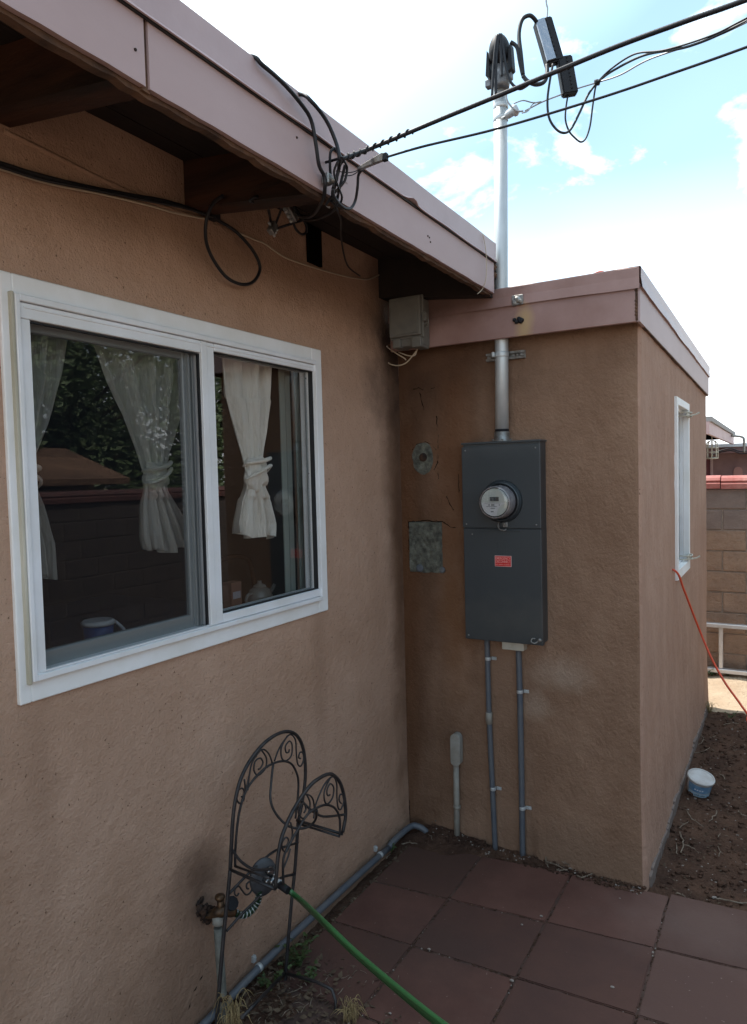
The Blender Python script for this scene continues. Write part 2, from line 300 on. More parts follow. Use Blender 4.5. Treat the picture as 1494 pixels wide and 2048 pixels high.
def root_loc(p):
    while p.parent: p = p.parent
    return V(p.location)
def build(mb, name, material, parent=None, base=None, label=None, cat=None, group=None, kind=None):
    me = D.meshes.new(name); off = root_loc(parent) if parent else V(base or (0, 0, 0))
    for v in mb.bm.verts: v.co -= off
    bmesh.ops.recalc_face_normals(mb.bm, faces=mb.bm.faces[:]) if getattr(mb, 'recalc', True) else None
    mb.bm.to_mesh(me); mb.bm.free()
    for mm in (material if isinstance(material, list) else [material]): me.materials.append(mm)
    o = D.objects.new(name, me); COL.objects.link(o)
    if parent: o.parent = parent
    else: o.location = off
    tag(o, label, cat, group, kind); return o
def tag(o, label=None, cat=None, group=None, kind=None):
    for k, v in (('label', label), ('category', cat), ('group', group), ('kind', kind)):
        if v: o[k] = v
def thing(name, loc, label, cat, group=None):
    o = D.objects.new(name, None); COL.objects.link(o); o.location = V(loc); o.empty_display_size = .1
    tag(o, label, cat, group); return o
def text_mesh(txt, size, org, right, up, parent, name, material, depth=.0006, width=None):
    c = D.curves.new('t', 'FONT'); c.body = txt; c.size = size; c.extrude = depth / 2; c.align_x = 'CENTER'; c.align_y = 'CENTER'; c.offset = size * .012
    o = D.objects.new('t', c); COL.objects.link(o); dg = bpy.context.evaluated_depsgraph_get(); me = D.meshes.new_from_object(o.evaluated_get(dg)); D.objects.remove(o)
    right = V(right).normalized(); up = V(up).normalized(); nrm = right.cross(up); off = root_loc(parent)
    xs = [v.co.x for v in me.vertices]; sc = 1 if not width else width / (max(xs) - min(xs))
    for v in me.vertices: v.co = V(org) + right * v.co.x * sc + up * v.co.y + nrm * v.co.z - off
    me.materials.clear(); me.materials.append(material); me.name = name
    ob = D.objects.new(name, me); COL.objects.link(ob); ob.parent = parent; return ob
def fr(a, b, step, extra=()):
    n = max(1, round((b - a) / step)); s = {round(a + (b - a) * i / n, 5) for i in range(n + 1)}
    for e in extra:
        if a < e < b:
            s = {q for q in s if abs(q - e) > step * .35 or q in (round(a, 5), round(b, 5))}; s.add(round(e, 5))
    return sorted(s)
def nz3(p, sc, amp): return noise.noise(V(p) * sc) * amp

# ================================================================== GROUND
def ground_h(x, y):
    h = -.030 + nz3((x, y, 0), 1.3, .02) + nz3((x, y, 3), 9, .010) + nz3((x, y, 7), 34, .006)
    if x > 1.2 and y > 0: h += .012
    d = max(0, 1 - math.hypot((x - .16) / .36, (y + .02) / .24)); h += .075 * d
    d = max(0, 1 - math.hypot((x - .75) / .75, (y + .0) / .13)); h += .045 * d * (1 + .6 * noise.noise(V((x * 14, y * 14, 1))))
    d = max(0, 1 - math.hypot((x - .16) / .40, (y + 1.45) / .45)); h += .045 * d
    if y > 3: h += min(.03, (y - 3) * .03)
    return h
mb = MB()
mb.grid(lambda x, y: V((x, y, ground_h(x, y))), fr(-.05, 2.2, .02), fr(-2.2, 2.9, .025))
build(mb, 'dirt_near', M['dirt'], kind='structure').name = 'dirt_ground'
mb = MB()
def far_h(x, y):
    if -.06 < x < 2.21 and -2.21 < y < 2.88: return -.14
    return ground_h(x, y) - (.0 if abs(x) < 9 and abs(y) < 9 else .03)
us = sorted(set([-400, -120, -40, -15] + fr(-8, 8, .08) + [15, 40, 120, 400])); vs = sorted(set([-400, -120, -40, -15] + fr(-8, 8, .08) + [15, 40, 120, 400]))
mb.grid(lambda x, y: V((x, y, far_h(x, y))), us, vs)
M['yard'] = mat('sandy_yard', (.50, .40, .29), 1, vary=(.40, .30, .21), vscale=2, bump=1, bscale=30, bdist=.02, speck=(.14, .1, .07), speckscale=60, speckthr=.72, spec=.1)
gm = M['yard']
build(mb, 'ground', gm, kind='structure')

# patio: slabs with open joints
cx = [.03, .465, .905, 1.342, 1.785, 2.225, 2.665, 3.1, 3.54, 3.98, 4.4]  # columns past the view added to darken lit ground and cut bounce
def row_y(k, x):
    if k == 0: return -.045 + .035 * (x - .46) / .88 - (0.03 if x < .6 else 0)
    if k == 1: return -.515 + .072 * (x - .466) / .877
    if k == 2: return -.885 + .03 * (x - .46) / .88
    return -.885 - .43 * (k - 2) + .02 * (x - .46)
mb = MB(); random.seed(3)
for i in range(10):
    for k in range(0, 13):
        if i == 0 and k >= 3: continue
        if i == 0 and k == 2: pass
        g = .0032; x0, x1 = cx[i] + g, cx[i + 1] - g
        if i == 0: x0 = .085
        ya0, ya1 = row_y(k, x0) - g, row_y(k, x1) - g; yb0, yb1 = row_y(k + 1, x0) + g, row_y(k + 1, x1) + g
        if k == 0 and i < 3: ya0 -= .02; ya1 -= .02
        z = random.uniform(-.003, .003)
        t = bmesh.new(); nx = 10
        def P(u, v):
            xx = x0 + (x1 - x0) * u; yt = ya0 + (ya1 - ya0) * u; yb = yb0 + (yb1 - yb0) * u
            e = .0022 * noise.noise(V((xx * 30, (yt + (yb - yt) * v) * 30, i + k)))
            return V((xx + (e if u in (0, 1) else 0), yt + (yb - yt) * v + (e if v in (0, 1) else 0), z))
        gv = [[t.verts.new(P(a / nx, b_ / nx)) for b_ in range(nx + 1)] for a in range(nx + 1)]
        for a in range(nx):
            for b_ in range(nx): t.faces.new((gv[a][b_], gv[a][b_ + 1], gv[a + 1][b_ + 1], gv[a + 1][b_]))
        r_ = bmesh.ops.extrude_face_region(t, geom=t.faces[:])
        for v in [q for q in r_['geom'] if isinstance(q, bmesh.types.BMVert)]: v.co.z -= .05
        bmesh.ops.recalc_face_normals(t, faces=t.faces[:])
        eds = [e for e in t.edges if len(e.link_faces) == 2 and e.calc_face_angle(0) > 1 and e.verts[0].co.z > z - .01 and e.verts[1].co.z > z - .01]
        bmesh.ops.bevel(t, geom=eds, offset=.004, segments=2, affect='EDGES'); nf0 = len(mb.bm.faces); mb.add(t); mb.bm.faces.ensure_lookup_table(); mi_ = random.choice([0, 0, 1, 2])
        for f in mb.bm.faces[nf0:]: f.material_index = mi_
PST = [((.25, -.25, 0), (.35, .35, .2), (.075, .042, .032), .7, 6), ((.55, -.85, 0), (.3, .3, .2), (.07, .042, .035), .5, 8), ((1.2, -1.1, 0), (.35, .3, .2), (.16, .10, .08), .5, 7), ((1.5, -.2, 0), (.5, .3, .2), (.15, .10, .085), .5, 5)]
pk = dict(bump=.6, bscale=90, bdist=.003, speck=(.22, .16, .13), speckscale=42, speckthr=.71, spec=.3, detail=9, stains=PST)
pav2 = mat('red_brown_concrete_faded', (.110, .060, .048), .85, vary=(.105, .058, .048), vscale=5, **pk); pav3 = mat('red_brown_concrete_dark', (.092, .043, .034), .85, vary=(.125, .060, .047), vscale=4, **pk)
build(mb, 'patio', [M['paver'], pav2, pav3], kind='structure')
M['jointsoil'] = mat('joint_soil', (.10, .058, .045), 1, vary=(.05, .03, .024), vscale=9, bump=.8, bscale=60)
mb = MB(); mb.grid(lambda x, y: V((x, y, -.0045 + nz3((x, y, 0), 25, .004))), fr(.09, 2.2, .015), fr(-2.1, -.10, .015)); build(mb, 'joint_bed', M['jointsoil'], kind='structure')

# ================================================================== HOUSE
house = thing('house', (0, 0, 0), 'tan stucco house wall with pink eave, white sliding window and a flat-roofed wing', 'house')
WTL, WTR, WBR, WBL = PA(-8, 541), PA(637.6, 700.6), PA(652.6, 1218.7), PA(36, 1413)
wy0, wy1 = (WTL.y + WBL.y) / 2, (WTR.y + WBR.y) / 2; wz0, wz1 = (WBL.z + WBR.z) / 2, (WTL.z + WTR.z) / 2
hy0, hy1, hz0, hz1 = wy0 + .05, wy1 - .02, wz0 + .03, wz1 - .05
mb = MB()
def wallA(y, z):
    d = nz3((0, y, z), 2.0, .004) + nz3((1, y, z), 7, .0018)
    if z < .35: d += (.35 - z) * .015 + nz3((2, y, z), 10, .01) * (.35 - z)
    if hy0 - .08 < y < hy1 + .08 and hz0 - .08 < z < hz1 + .08: d = min(d, .001)
    return V((d, y, z))
ys = fr(-6.5, 0.0, .035, (hy0, hy1)); zs = fr(-.2, 3.06, .035, (hz0, hz1))
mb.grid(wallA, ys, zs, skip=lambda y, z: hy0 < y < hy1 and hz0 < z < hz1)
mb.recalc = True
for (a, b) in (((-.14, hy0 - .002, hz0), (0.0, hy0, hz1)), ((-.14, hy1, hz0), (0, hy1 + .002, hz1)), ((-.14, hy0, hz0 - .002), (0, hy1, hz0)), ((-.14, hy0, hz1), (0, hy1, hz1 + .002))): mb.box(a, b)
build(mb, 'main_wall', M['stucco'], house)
# hidden sides of the house: real walls and roof so light cannot leak in
mb = MB()
mb.box((-5.2, -6.5, -.2), (-5.0, 3.0, 3.0)); mb.box((-5.0, -6.6, -.2), (-.02, -6.5, 3.0)); mb.box((-5.0, 2.9, -.2), (-.02, 3.0, 3.0)); mb.box((-.15, 0, -.2), (-.02, 2.9, 3.0))
build(mb, 'outer_wall', M['stucco_side'], house)
# wing wall: rounded corner, slight waviness, foot flaring out
Wx, rr_ = 1.23, .028
swT0, swT1 = PA(1349, 793, Wx), PA(1374, 808, Wx); swB0, swB1 = PA(1350, 1162, Wx), PA(1375, 1138, Wx)
sy0, sy1 = (swT0.y + swB0.y) / 2, (swT1.y + swB1.y) / 2; sz0, sz1 = swB0.z - .0, swT0.z
L1 = Wx - rr_; L2 = L1 + rr_ * math.pi / 2
def wing(s_, z):
    if s_ <= L1: p = V((s_, 0, z)); n = V((0, -1, 0))
    elif s_ <= L2:
        a = (s_ - L1) / rr_; n = V((math.sin(a), -math.cos(a), 0)); p = V((L1, rr_, z)) + n * rr_
    else: p = V((Wx, rr_ + s_ - L2, z)); n = V((1, 0, 0))
    d = nz3((p.x, p.y, z), 2.3, .005) + nz3((p.x, p.y, z + 9), 9, .0025) + nz3((p.x, p.y, z + 4), 30, .0012)
    if z < .7 and s_ > L1 - .5: d += (.7 - z) ** 2 * .035
    if s_ > L2 and abs(p.y - (sy0 + sy1) / 2) < .4 and abs(z - (sz0 + sz1) / 2) < .65: d = min(d, 0)
    return p + n * d
cy = lambda y: L2 + (y - rr_)
ss = fr(0, L1, .02) + [L1 + (L2 - L1) * k / 6 for k in range(1, 6)] + fr(L2, cy(3.0), .03, (cy(sy0 + .04), cy(sy1 - .04)))
zs = fr(-.15, 2.8, .022, (sz0 + .05, sz1 - .03))
hole = lambda s_, z: cy(sy0 + .04) < s_ < cy(sy1 - .04) and sz0 + .05 < z < sz1 - .03
# front (to the corner) and side differ in tone and stains
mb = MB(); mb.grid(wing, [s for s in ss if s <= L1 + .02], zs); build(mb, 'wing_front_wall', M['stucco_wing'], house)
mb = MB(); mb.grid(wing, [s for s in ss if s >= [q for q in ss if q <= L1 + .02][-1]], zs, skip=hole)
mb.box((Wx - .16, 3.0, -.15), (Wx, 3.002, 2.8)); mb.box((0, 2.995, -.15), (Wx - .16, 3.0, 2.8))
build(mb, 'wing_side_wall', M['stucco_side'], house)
mb = MB()
for yy in fr(.03, 2.9, .06):   # exposed foundation edge
    mb.box((Wx + .002, yy, -.08), (Wx + .024 + nz3((yy, 0, 0), 6, .006), yy + .062, .03 + nz3((yy, 1, 0), 5, .035)), .004)
build(mb, 'foundation_edge', M['blockgrey'], house)
mb = MB(); mb.box((.02, .04, 2.74), (Wx, 3.02, 2.80)); mb.box((-5.1, -6.55, 3.03), (-.03, 3.0, 3.06)); build(mb, 'flat_roof', M['deck'], house)

# eave: deck, rafters, fascia, drip edge
ED = -.16
def slab(mb, y0, y1, x0, x1, zt, zb, sl=-.12):
    mb.prism([(x0, y0, zt + sl * x0), (x1, y0, zt + sl * x1), (x1, y0, zb + sl * x1), (x0, y0, zb + sl * x0)], (0, y1 - y0, 0))
mb = MB()
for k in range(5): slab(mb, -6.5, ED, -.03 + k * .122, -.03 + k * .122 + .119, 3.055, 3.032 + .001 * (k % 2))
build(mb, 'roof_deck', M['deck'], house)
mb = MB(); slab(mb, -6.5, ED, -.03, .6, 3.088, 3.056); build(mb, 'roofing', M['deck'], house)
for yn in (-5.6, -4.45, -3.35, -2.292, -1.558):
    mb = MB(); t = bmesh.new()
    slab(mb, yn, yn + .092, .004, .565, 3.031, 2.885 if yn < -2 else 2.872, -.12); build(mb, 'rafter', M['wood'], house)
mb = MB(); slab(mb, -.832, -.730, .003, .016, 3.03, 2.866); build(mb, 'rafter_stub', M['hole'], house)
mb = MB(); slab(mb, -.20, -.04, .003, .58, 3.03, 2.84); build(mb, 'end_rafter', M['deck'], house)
def jagged(mb, y0, y1, x0, x1, z0, z1, amp, step=.03, seed=0):
    yy = fr(y0, y1, step)
    def bz(y): return z0 + nz3((y, seed, 0), 9, amp) + nz3((y, seed, 5), 38, amp * .8)
    a = [[mb.bm.verts.new((x, y, (bz(y) if lo else z1))) for (x, lo) in ((x0, 1), (x1, 1), (x1, 0), (x0, 0))] for y in yy]
    for i in range(len(yy) - 1):
        for k in range(4): mb.bm.faces.new((a[i][k], a[i][(k + 1) % 4], a[i + 1][(k + 1) % 4], a[i + 1][k]))
    mb.bm.faces.new(a[0]); mb.bm.faces.new(a[-1])
zb, zm, zt_ = 2.783, 2.926, 3.018
mb = MB(); jagged(mb, -6.5, ED - .005, .565, .588, zb - .012, 2.965, .008); build(mb, 'sub_fascia', M['wood_end'], house)
fj = PA(291, 100, .6).y
for a, b, s in ((-6.5, fj - .006, 1), (fj + .006, ED, 2)):
    mb = MB(); jagged(mb, a, b, .589, .603, zb, 2.95, .0022, .05, s); build(mb, 'fascia_board', M['fascia'], house)
mb = MB(); jagged(mb, fj - .010, fj + .012, .575, .596, zb - .006, 2.93, .004, .006, 8); build(mb, 'joint_filler', M['wood_end'], house)
# drip edge: bent metal with a lip, waves a little, one lifted spot
mb = MB(); yy = fr(-6.5, ED + .01, .03)
yl = PA(826, 408, .62).y
mbg = MB(); mbg.box((.6035, -6.5, zm - .003), (.610, ED, zm + .006)); build(mbg, 'drip_shadow_strip', M['gasket'], house)  # dark strip standing in for the shadow line under the drip edge
def lip(y):
    q = math.exp(-((y - yl) / .035) ** 2)
    return V((.6175 + .012 * q + nz3((y, 4, 0), 4, .003), y, zm + .010 * q + nz3((y, 2, 2), 5, .003)))
prev = None
for y in yy:
    e = nz3((y, 0, 0), 3, .003); lp = lip(y)
    row = [V((.56, y, zt_ + .0 + e)), V((.609, y, zt_ + e)), V((.6125, y, zt_ - .004 + e)), V((.611, y, (zm + zt_) / 2)), V((.6105, y, lp.z + .01)), lp, lp + V((-.004, 0, -.001)), V((.604, y, zm + .006))]
    row = [mb.bm.verts.new(p) for p in row]
    if prev:
        for k in range(len(row) - 1): mb.bm.faces.new((prev[k], prev[k + 1], row[k + 1], row[k]))
    prev = row
mb.recalc = True
build(mb, 'drip_edge', M['flash'], house)
mb = MB(); mb.box((.45, ED - .0, 2.86), (.585, ED + .10, 2.97), .01); mb.box((.50, ED - .01, 2.80), (.575, ED + .06, 2.86), .008)
build(mb, 'end_blocking', M['wood'], house)

# wing fascia (front and side)
f0, f1, ft = 2.578, 2.722, 2.812
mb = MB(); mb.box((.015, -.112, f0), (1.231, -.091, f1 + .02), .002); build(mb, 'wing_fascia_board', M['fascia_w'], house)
mb = MB()
def strip(mb, fn, us, prof):
    prev = None
    for u in us:
        row = [mb.bm.verts.new(fn(u, a, b_)) for a, b_ in prof(u)]
        if prev:
            for k in range(len(row) - 1):
                f = mb.bm.faces.new((prev[k], prev[k + 1], row[k + 1], row[k])); f.smooth = False
        prev = row
prof = lambda u: [(-.05, ft + nz3((u, 7, 0), 2.5, .005)), (0.0, ft + nz3((u, 7, 0), 2.5, .005)), (.004, ft - .004), (.003 + nz3((u, 1, 0), 3, .002), (ft + f1) / 2), (.008 + nz3((u, 1, 4), 4, .004), f1 + nz3((u, 3, 0), 3.2, .006)), (-.004, f1 + .004)]
strip(mb, lambda u, a, b_: V((u, -.117 - a, b_)), fr(.012, 1.246, .04), prof)
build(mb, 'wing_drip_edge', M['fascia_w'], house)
slC = -.016
mb = MB(); mb.prism([(1.233, -.108, f0), (1.233, -.108, f1 + .02), (1.233, 3.06, f1 + .02 + slC * 3), (1.233, 3.06, f0 + slC * 3)], (.014, 0, 0)); build(mb, 'wing_side_fascia', M['fascia'], house)
mb = MB(); strip(mb, lambda u, a, b_: V((1.250 + a, u, b_ + slC * max(u, 0))), fr(-.119, 3.08, .05), prof); build(mb, 'wing_side_drip_edge', M['flash'], house)
mb = MB(); mb.box((1.228, -.1135, f0 + .005), (1.238, -.104, f1), .001)
for k in range(9): mb.box((1.229 + random.uniform(-.004, .003), -.116, f0 + .01 + k * .015), (1.237, -.105, f0 + .02 + k * .015), .002)
build(mb, 'corner_gap', M['wood_end'], house)
mb = MB(); mb.box((.0, -.110, f0 + .030), (1.236, .02, f0 + .040)); mb.prism([(1.18, .025, f0 - .006), (1.245, .025, f0 - .006), (1.245, .025, f0 - .001), (1.18, .025, f0 - .001)], (0, 3.03, -.048)); build(mb, 'wing_soffit_edge', M['wood_end'], house)
# old mortar patches and cracks in the wing wall
random.seed(11)
def blob(mb, c, rx, rz, dep=.006, n=26, irr=.16):
    cc = mb.bm.verts.new(V(c) + V((0, -dep, 0))); ring = []; ring2 = []
    for k in range(n):
        a = 2 * math.pi * k / n; q = 1 + irr * noise.noise(V((math.cos(a) * 2, math.sin(a) * 2, c[0] * 9)))
        ring.append(mb.bm.verts.new(V(c) + V((rx * q * math.cos(a), .004, rz * q * math.sin(a))))); ring2.append(mb.bm.verts.new(V(c) + V((rx * q * .9 * math.cos(a), -dep + nz3((a, 1, 2), 3, .002), rz * q * .9 * math.sin(a)))))
    for k in range(n):
        mb.bm.faces.new((ring[k], ring[(k + 1) % n], ring2[(k + 1) % n], ring2[k])); mb.bm.faces.new((ring2[k], ring2[(k + 1) % n], cc))
mb = MB(); pc = PB(846, 917); blob(mb, pc, .066, .090, irr=.10)
o = build(mb, 'round_patch', M['mortar'], house, label='round grey mortar patch on the stucco')
mb = MB(); mb.lathe(V((pc.x + .004, -.004, pc.z + .006)), (0, -1, 0), [(.024, 0), (.022, .007), (.012, .008)], 14); build(mb, 'plugged_hole', M['rusty'], o)
ra, rb = PB(817, 1043), PB(886, 1148)
mb = MB(); mb.grid(lambda x, z: V((x, -.007 + nz3((x, 0, z), 40, .006) + (.010 if x in (ra.x, rb.x) or z in (ra.z, rb.z) else 0), z + (nz3((x, 0, z), 25, .004)))), [ra.x] + fr(ra.x + .006, rb.x - .006, .008) + [rb.x], [rb.z] + fr(rb.z + .006, ra.z - .006, .008) + [ra.z], smooth=False)
o = build(mb, 'square_patch', M['mortar'], house, label='rough rectangular grey mortar patch')
mb = MB(); q = PB(841, 1136); mb.lathe(V((q.x, -.006, q.z)), (0, -1, 0), [(.021, 0), (.02, .006), (.012, .007)], 16); build(mb, 'plugged_hole', M['pvc'], o); mb = MB(); q = PB(885, 1140); mb.lathe(V((q.x, -.003, q.z)), (0, -1, 0), [(.018, 0), (.014, .006), (.006, .004)], 12); build(mb, 'plugged_hole', M['pvc'], o)
def crackline(mb, pts, r=.0022, off=.002):
    P_ = []
    for i, p in enumerate(pts[:-1]):
        a, b = V(p), V(pts[i + 1]); n = max(2, int((b - a).length / .012))
        for k in range(n): q = a.lerp(b, k / n); P_.append(q + V((random.uniform(-1, 1), 0, random.uniform(-1, 1))) * .003)
    P_.append(V(pts[-1])); mb.tube(P_, [r * random.uniform(.3, 1.2) for _ in P_], 5, 0)
def cr_(pts):
    mb = MB(); crackline(mb, [PB(*p) + V((0, -.001, 0)) for p in pts]); build(mb, 'crack', M['hole'], house)
cr_([(873, 832), (876, 872), (878, 912), (875, 925)]); cr_([(876, 935), (877, 958)]); cr_([(893, 992), (900, 1008), (907, 1020)]); cr_([(840, 785), (848, 820)])
cr_([(884, 1043), (895, 1050), (906, 1056), (912, 1055)]); cr_([(818, 1044), (850, 1041), (886, 1043)]); cr_([(918, 940), (917, 960), (918, 985)]); cr_([(828, 778), (838, 776), (846, 780)]); cr_([(862, 778), (870, 774)])
cr_([(819, 1600), (820, 1640)]); cr_([(818, 1044), (819, 1070), (818, 1100)]); cr_([(824, 900), (834, 889), (850, 884), (864, 889), (873, 900)]); cr_([(875, 905), (876, 925), (868, 940)]);
mb = MB(); crackline(mb, [PA(*p) + V((.001, 0, 0)) for p in ((368, 2048), (385, 1985), (418, 1925), (432, 1905))], .003); build(mb, 'crack', M['hole'], house); mb = MB(); crackline(mb, [PA(*p) + V((.001, 0, 0)) for p in ((520, 1890), (560, 1850), (585, 1825))], .0012)
build(mb, 'crack', M['hole'], house)
mb = MB(); q = PB(880, 1640); blob(mb, PB(871, 1648), .02, .026, .002, 18, .5); build(mb, 'small_patch', M['mortar'], house)
# diagonal ridge under plaster near the eave
mb = MB()
rp = [PA(8, 262), PA(110, 312), PA(210, 362), PA(300, 402), PA(360, 425), PA(425, 440)]
mb.tube([p + V((-.002, 0, 0)) for p in rp], .008, 6, 6); build(mb, 'plaster_ridge', M['stucco'], house)
# stucco plug at the fascia (tar blobs, straps)
mb = MB()
for (px, py, s) in ((1035, 600, .022), (1030, 605, .018), (1042, 603, .016)):
    q = PB(px, py, .121); mb.lathe(q, (0, -1, 0), [(s, 0), (s * .8, .008), (s * .3, .012)], 9)
mb.box(PB(1024, 592, .122), PB(1046, 608, .129), .002); build(mb, 'fascia_strap', M['galvdull'], house)
mb = MB()
for k in range(12):
    q = PB(1038 + random.uniform(-9, 9), 641 + random.uniform(-3.5, 3.5), .113); s = random.uniform(.006, .012); mb.lathe(q, (random.uniform(-.2, .2), -1, 0), [(s, -.002), (s * .9, .006), (s * .4, .010)], 8)
build(mb, 'tar_blob', M['blackmatte'], house)
mb = MB()
for k in range(40):
    q = V((.565 + random.uniform(-.03, .025), -.13 + random.uniform(-.02, .03), 2.83 + random.uniform(-.01, .10))); s = random.uniform(.008, .02)
    mb.lathe(q, (random.uniform(-1, 1), -1, random.uniform(-1, 1)), [(s, -.004), (s * .9, .004), (s * .3, .010)], 7, smooth=False)
for k in range(0):
    q = V((.66 + k * .026, -.055, 2.828)); s = random.uniform(.003, .008); mb.lathe(q, (random.uniform(-1, 1), -.3, 1), [(s, -.004), (s * .9, .002), (s * .3, .006)], 7, smooth=False)
build(mb, 'roof_tar', M['wood_end'], house)
for (px, py, x) in ((271, 99, .604), (594, 275, .604), (859, 475, .604), (861, 484, .604), (856, 472, .604)):
    mb = MB(); mb.lathe(PA(px, py, x), (1, 0, 0), [(.004, -.002), (.003, .0015)], 8); build(mb, 'nail_head', M['rusty'], house)

# ------------------------------------------------------------------ sliding window
win = MB(); x0 = -.01
def ring(mb, ay0, az0, ay1, az1, by0, bz0, by1, bz1, xb, xf, bev=.002):
    mb.box((xb, ay0, az0), (xf, by0, az1), bev); mb.box((xb, by1, az0), (xf, ay1, az1), bev)
    mb.box((xb, by0, az0), (xf, by1, bz0), bev); mb.box((xb, by0, bz1), (xf, by1, az1), bev)
Fy0 = PA(30, 577.7, .03).y; Fy1 = PA(631.5, 720.7, .03).y; Fz1 = PA(631.5, 720.7, .03).z; Fz0 = PA(646, 1200, .03).z
ring(win, wy0, wz0, wy1, wz1, Fy0 + .004, Fz0 + .004, Fy1 - .004, Fz1 - .004, -.03, .012, .003)
win_o = build(win, 'window', M['trim'], house, label='white sliding window with bug screen on its left half')
GL = -.012    # glass plane of the fixed right light
lpTL, lpBR = PA(61.2, 641, .02), PA(421, 1253, .02); lpBL = PA(92, 1345, .02)
rTL, rTR, rBR, rBL = PA(428, 703, .02), PA(627.5, 742, .02), PA(640, 1177.5, .02), PA(446.8, 1227.7, .02)
ly0, ly1 = (lpTL.y + lpBL.y) / 2, lpBR.y; lz0, lz1 = lpBL.z, lpTL.z
ry0, ry1, rz0, rz1 = (rTL.y + rBL.y) / 2, (rTR.y + rBR.y) / 2, (rBR.z + rBL.z) / 2, (rTL.z + rTR.z) / 2
mb = MB()
mb.box((-.06, Fy0, Fz0), (.030, ly0 - .0325, Fz1), .002)          # outer left jamb
mb.box((-.06, ry1 + .008, Fz0), (.030, Fy1, Fz1), .002)
mb.box((-.06, ly0 - .0325, Fz1 - .018), (.030, ry1 + .008, Fz1), .002)
mb.box((-.06, ly0 - .0325, Fz0), (.030, ry1 + .008, Fz0 + .018), .002)
build(mb, 'window_frame', M['vinyl'], win_o)
mb = MB(); mb.box((-.02, Fy0 - .010, Fz0 - .006), (.026, Fy0 - .0005, Fz1 + .004), .002); build(mb, 'frame_side', M['cream'], win_o)
mb = MB()   # inner frame rails in front: header, sill, jamb, mullion
hb = max(lz1, rz1) + .002
mb.box((-.055, ly0 - .030, lz1 + .002), (.022, ly1 + .0, Fz1 - .020), .002); mb.box((-.055, ry0 - .0, rz1), (.022, ry1 + .007, Fz1 - .020), .002)
mb.box((-.055, ly0 - .030, Fz0 + .020), (.022, ly1, lz0), .002); mb.box((-.055, ry0, Fz0 + .020), (.022, ry1 + .007, rz0), .002)
mb.box((-.055, ly0 - .030, lz0 + .001), (.0215, ly0, lz1 + .001), .002)
mb.box((-.055, ly1 + .001, Fz0 + .020), (.024, ly1 + (ry0 - ly1) * .42, Fz1 - .020), .002); mb.box((-.055, ly1 + (ry0 - ly1) * .42 + .002, Fz0 + .020), (.020, ry0 - .001, Fz1 - .020), .002)
mb.box((.014, ly0 - .02, lz1 + .03), (.0245, ry1, lz1 + .034), .0005); mb.box((.014, ly0 - .02, rz0 - .030), (.0245, ry1, rz0 - .026), .0005)
build(mb, 'window_rails', M['vinyl'], win_o)
mb = MB(); ring(mb, ly0, lz0, ly1, lz1, ly0 + .004, lz0 + .004, ly1 - .004, lz1 - .004, .000, .013, .0005); ring(mb, ry0, rz0, ry1, rz1, ry0 + .003, rz0 + .003, ry1 - .003, rz1 - .003, -.01, .013, .0005)
build(mb, 'gasket', M['gasket'], win_o)
mb = MB(); mb.quad((.006, ly0 + .002, lz0 + .002), (.006, ly1 - .002, lz0 + .002), (.006, ly1 - .002, lz1 - .002), (.006, ly0 + .002, lz1 - .002)); build(mb, 'bug_screen', M['screen'], win_o)
mb = MB(); ring(mb, ly0 - .01, lz0 - .01, ly1 + .01, lz1 + .01, ly0 + .012, lz0 + .048, ly1 - .045, lz1 - .02, -.050, -.025, .003)
mb.box((-.028, ly1 - .030, lz0), (-.012, ly1 - .022, lz1), .001); mb.box((-.028, ly1 - .014, lz0), (-.010, ly1 - .008, lz1), .001)
build(mb, 'sliding_sash', M['alu'], win_o)
mb = MB(); mb.box((-.038, ly0 + .008, lz0 + .04), (-.034, ly1 - .04, lz1 - .015)); build(mb, 'left_glass', M['glass'], win_o).name = 'window_glass'
mb = MB(); mb.box((-.016, ry0 - .004, rz0 - .004), (-.012, ry1 + .004, rz1 + .004)); build(mb, 'window_glass', M['glass'], win_o)
mb = MB(); ring(mb, ry0 - .01, rz0 - .01, ry1 + .01, rz1 + .01, ry0 + .004, rz0 + .004, ry1 - .006, rz1 - .004, -.030, -.022, .001); build(mb, 'inner_sash', M['alu'], win_o)
for (px, py) in ((612, 757), (618, 947), (625, 1162)):
    mb = MB(); mb.lathe(PA(px, py, -.0225), (1, 0, 0), [(.005, 0), (.004, .003)], 8); build(mb, 'screw_head', M['gasket'], win_o)

# small wing window with iron security brackets
mb = MB()
ring(mb, sy0, sz0, sy1, sz1, sy0 + .05, sz0 + .06, sy1 - .04, sz1 - .045, Wx - .02, Wx + .016, .002)
swin = build(mb, 'side_window', M['trim'], house, label='narrow white side window standing open, orange cord leaving it')
mb = MB(); ring(mb, sy0 + .04, sz0 + .05, sy1 - .035, sz1 - .035, sy0 + .06, sz0 + .07, sy1 - .05, sz1 - .06, Wx - .045, Wx - .021, .002); build(mb, 'window_frame', M['vinyl'], swin)
ym = sy0 + .06 + (sy1 - sy0 - .11) * .5
mb = MB(); mb.box((Wx - .044, sy0 + .06, sz0 + .36), (Wx - .040, sy1 - .05, sz1 - .06)); build(mb, 'window_pane', M['frosted'], swin)
mb = MB(); mb.box((Wx - .055, sy0 + .03, sz0 + .04), (Wx - .050, sy1 - .03, sz1 - .03)); build(mb, 'dark_opening', M['hole'], swin)
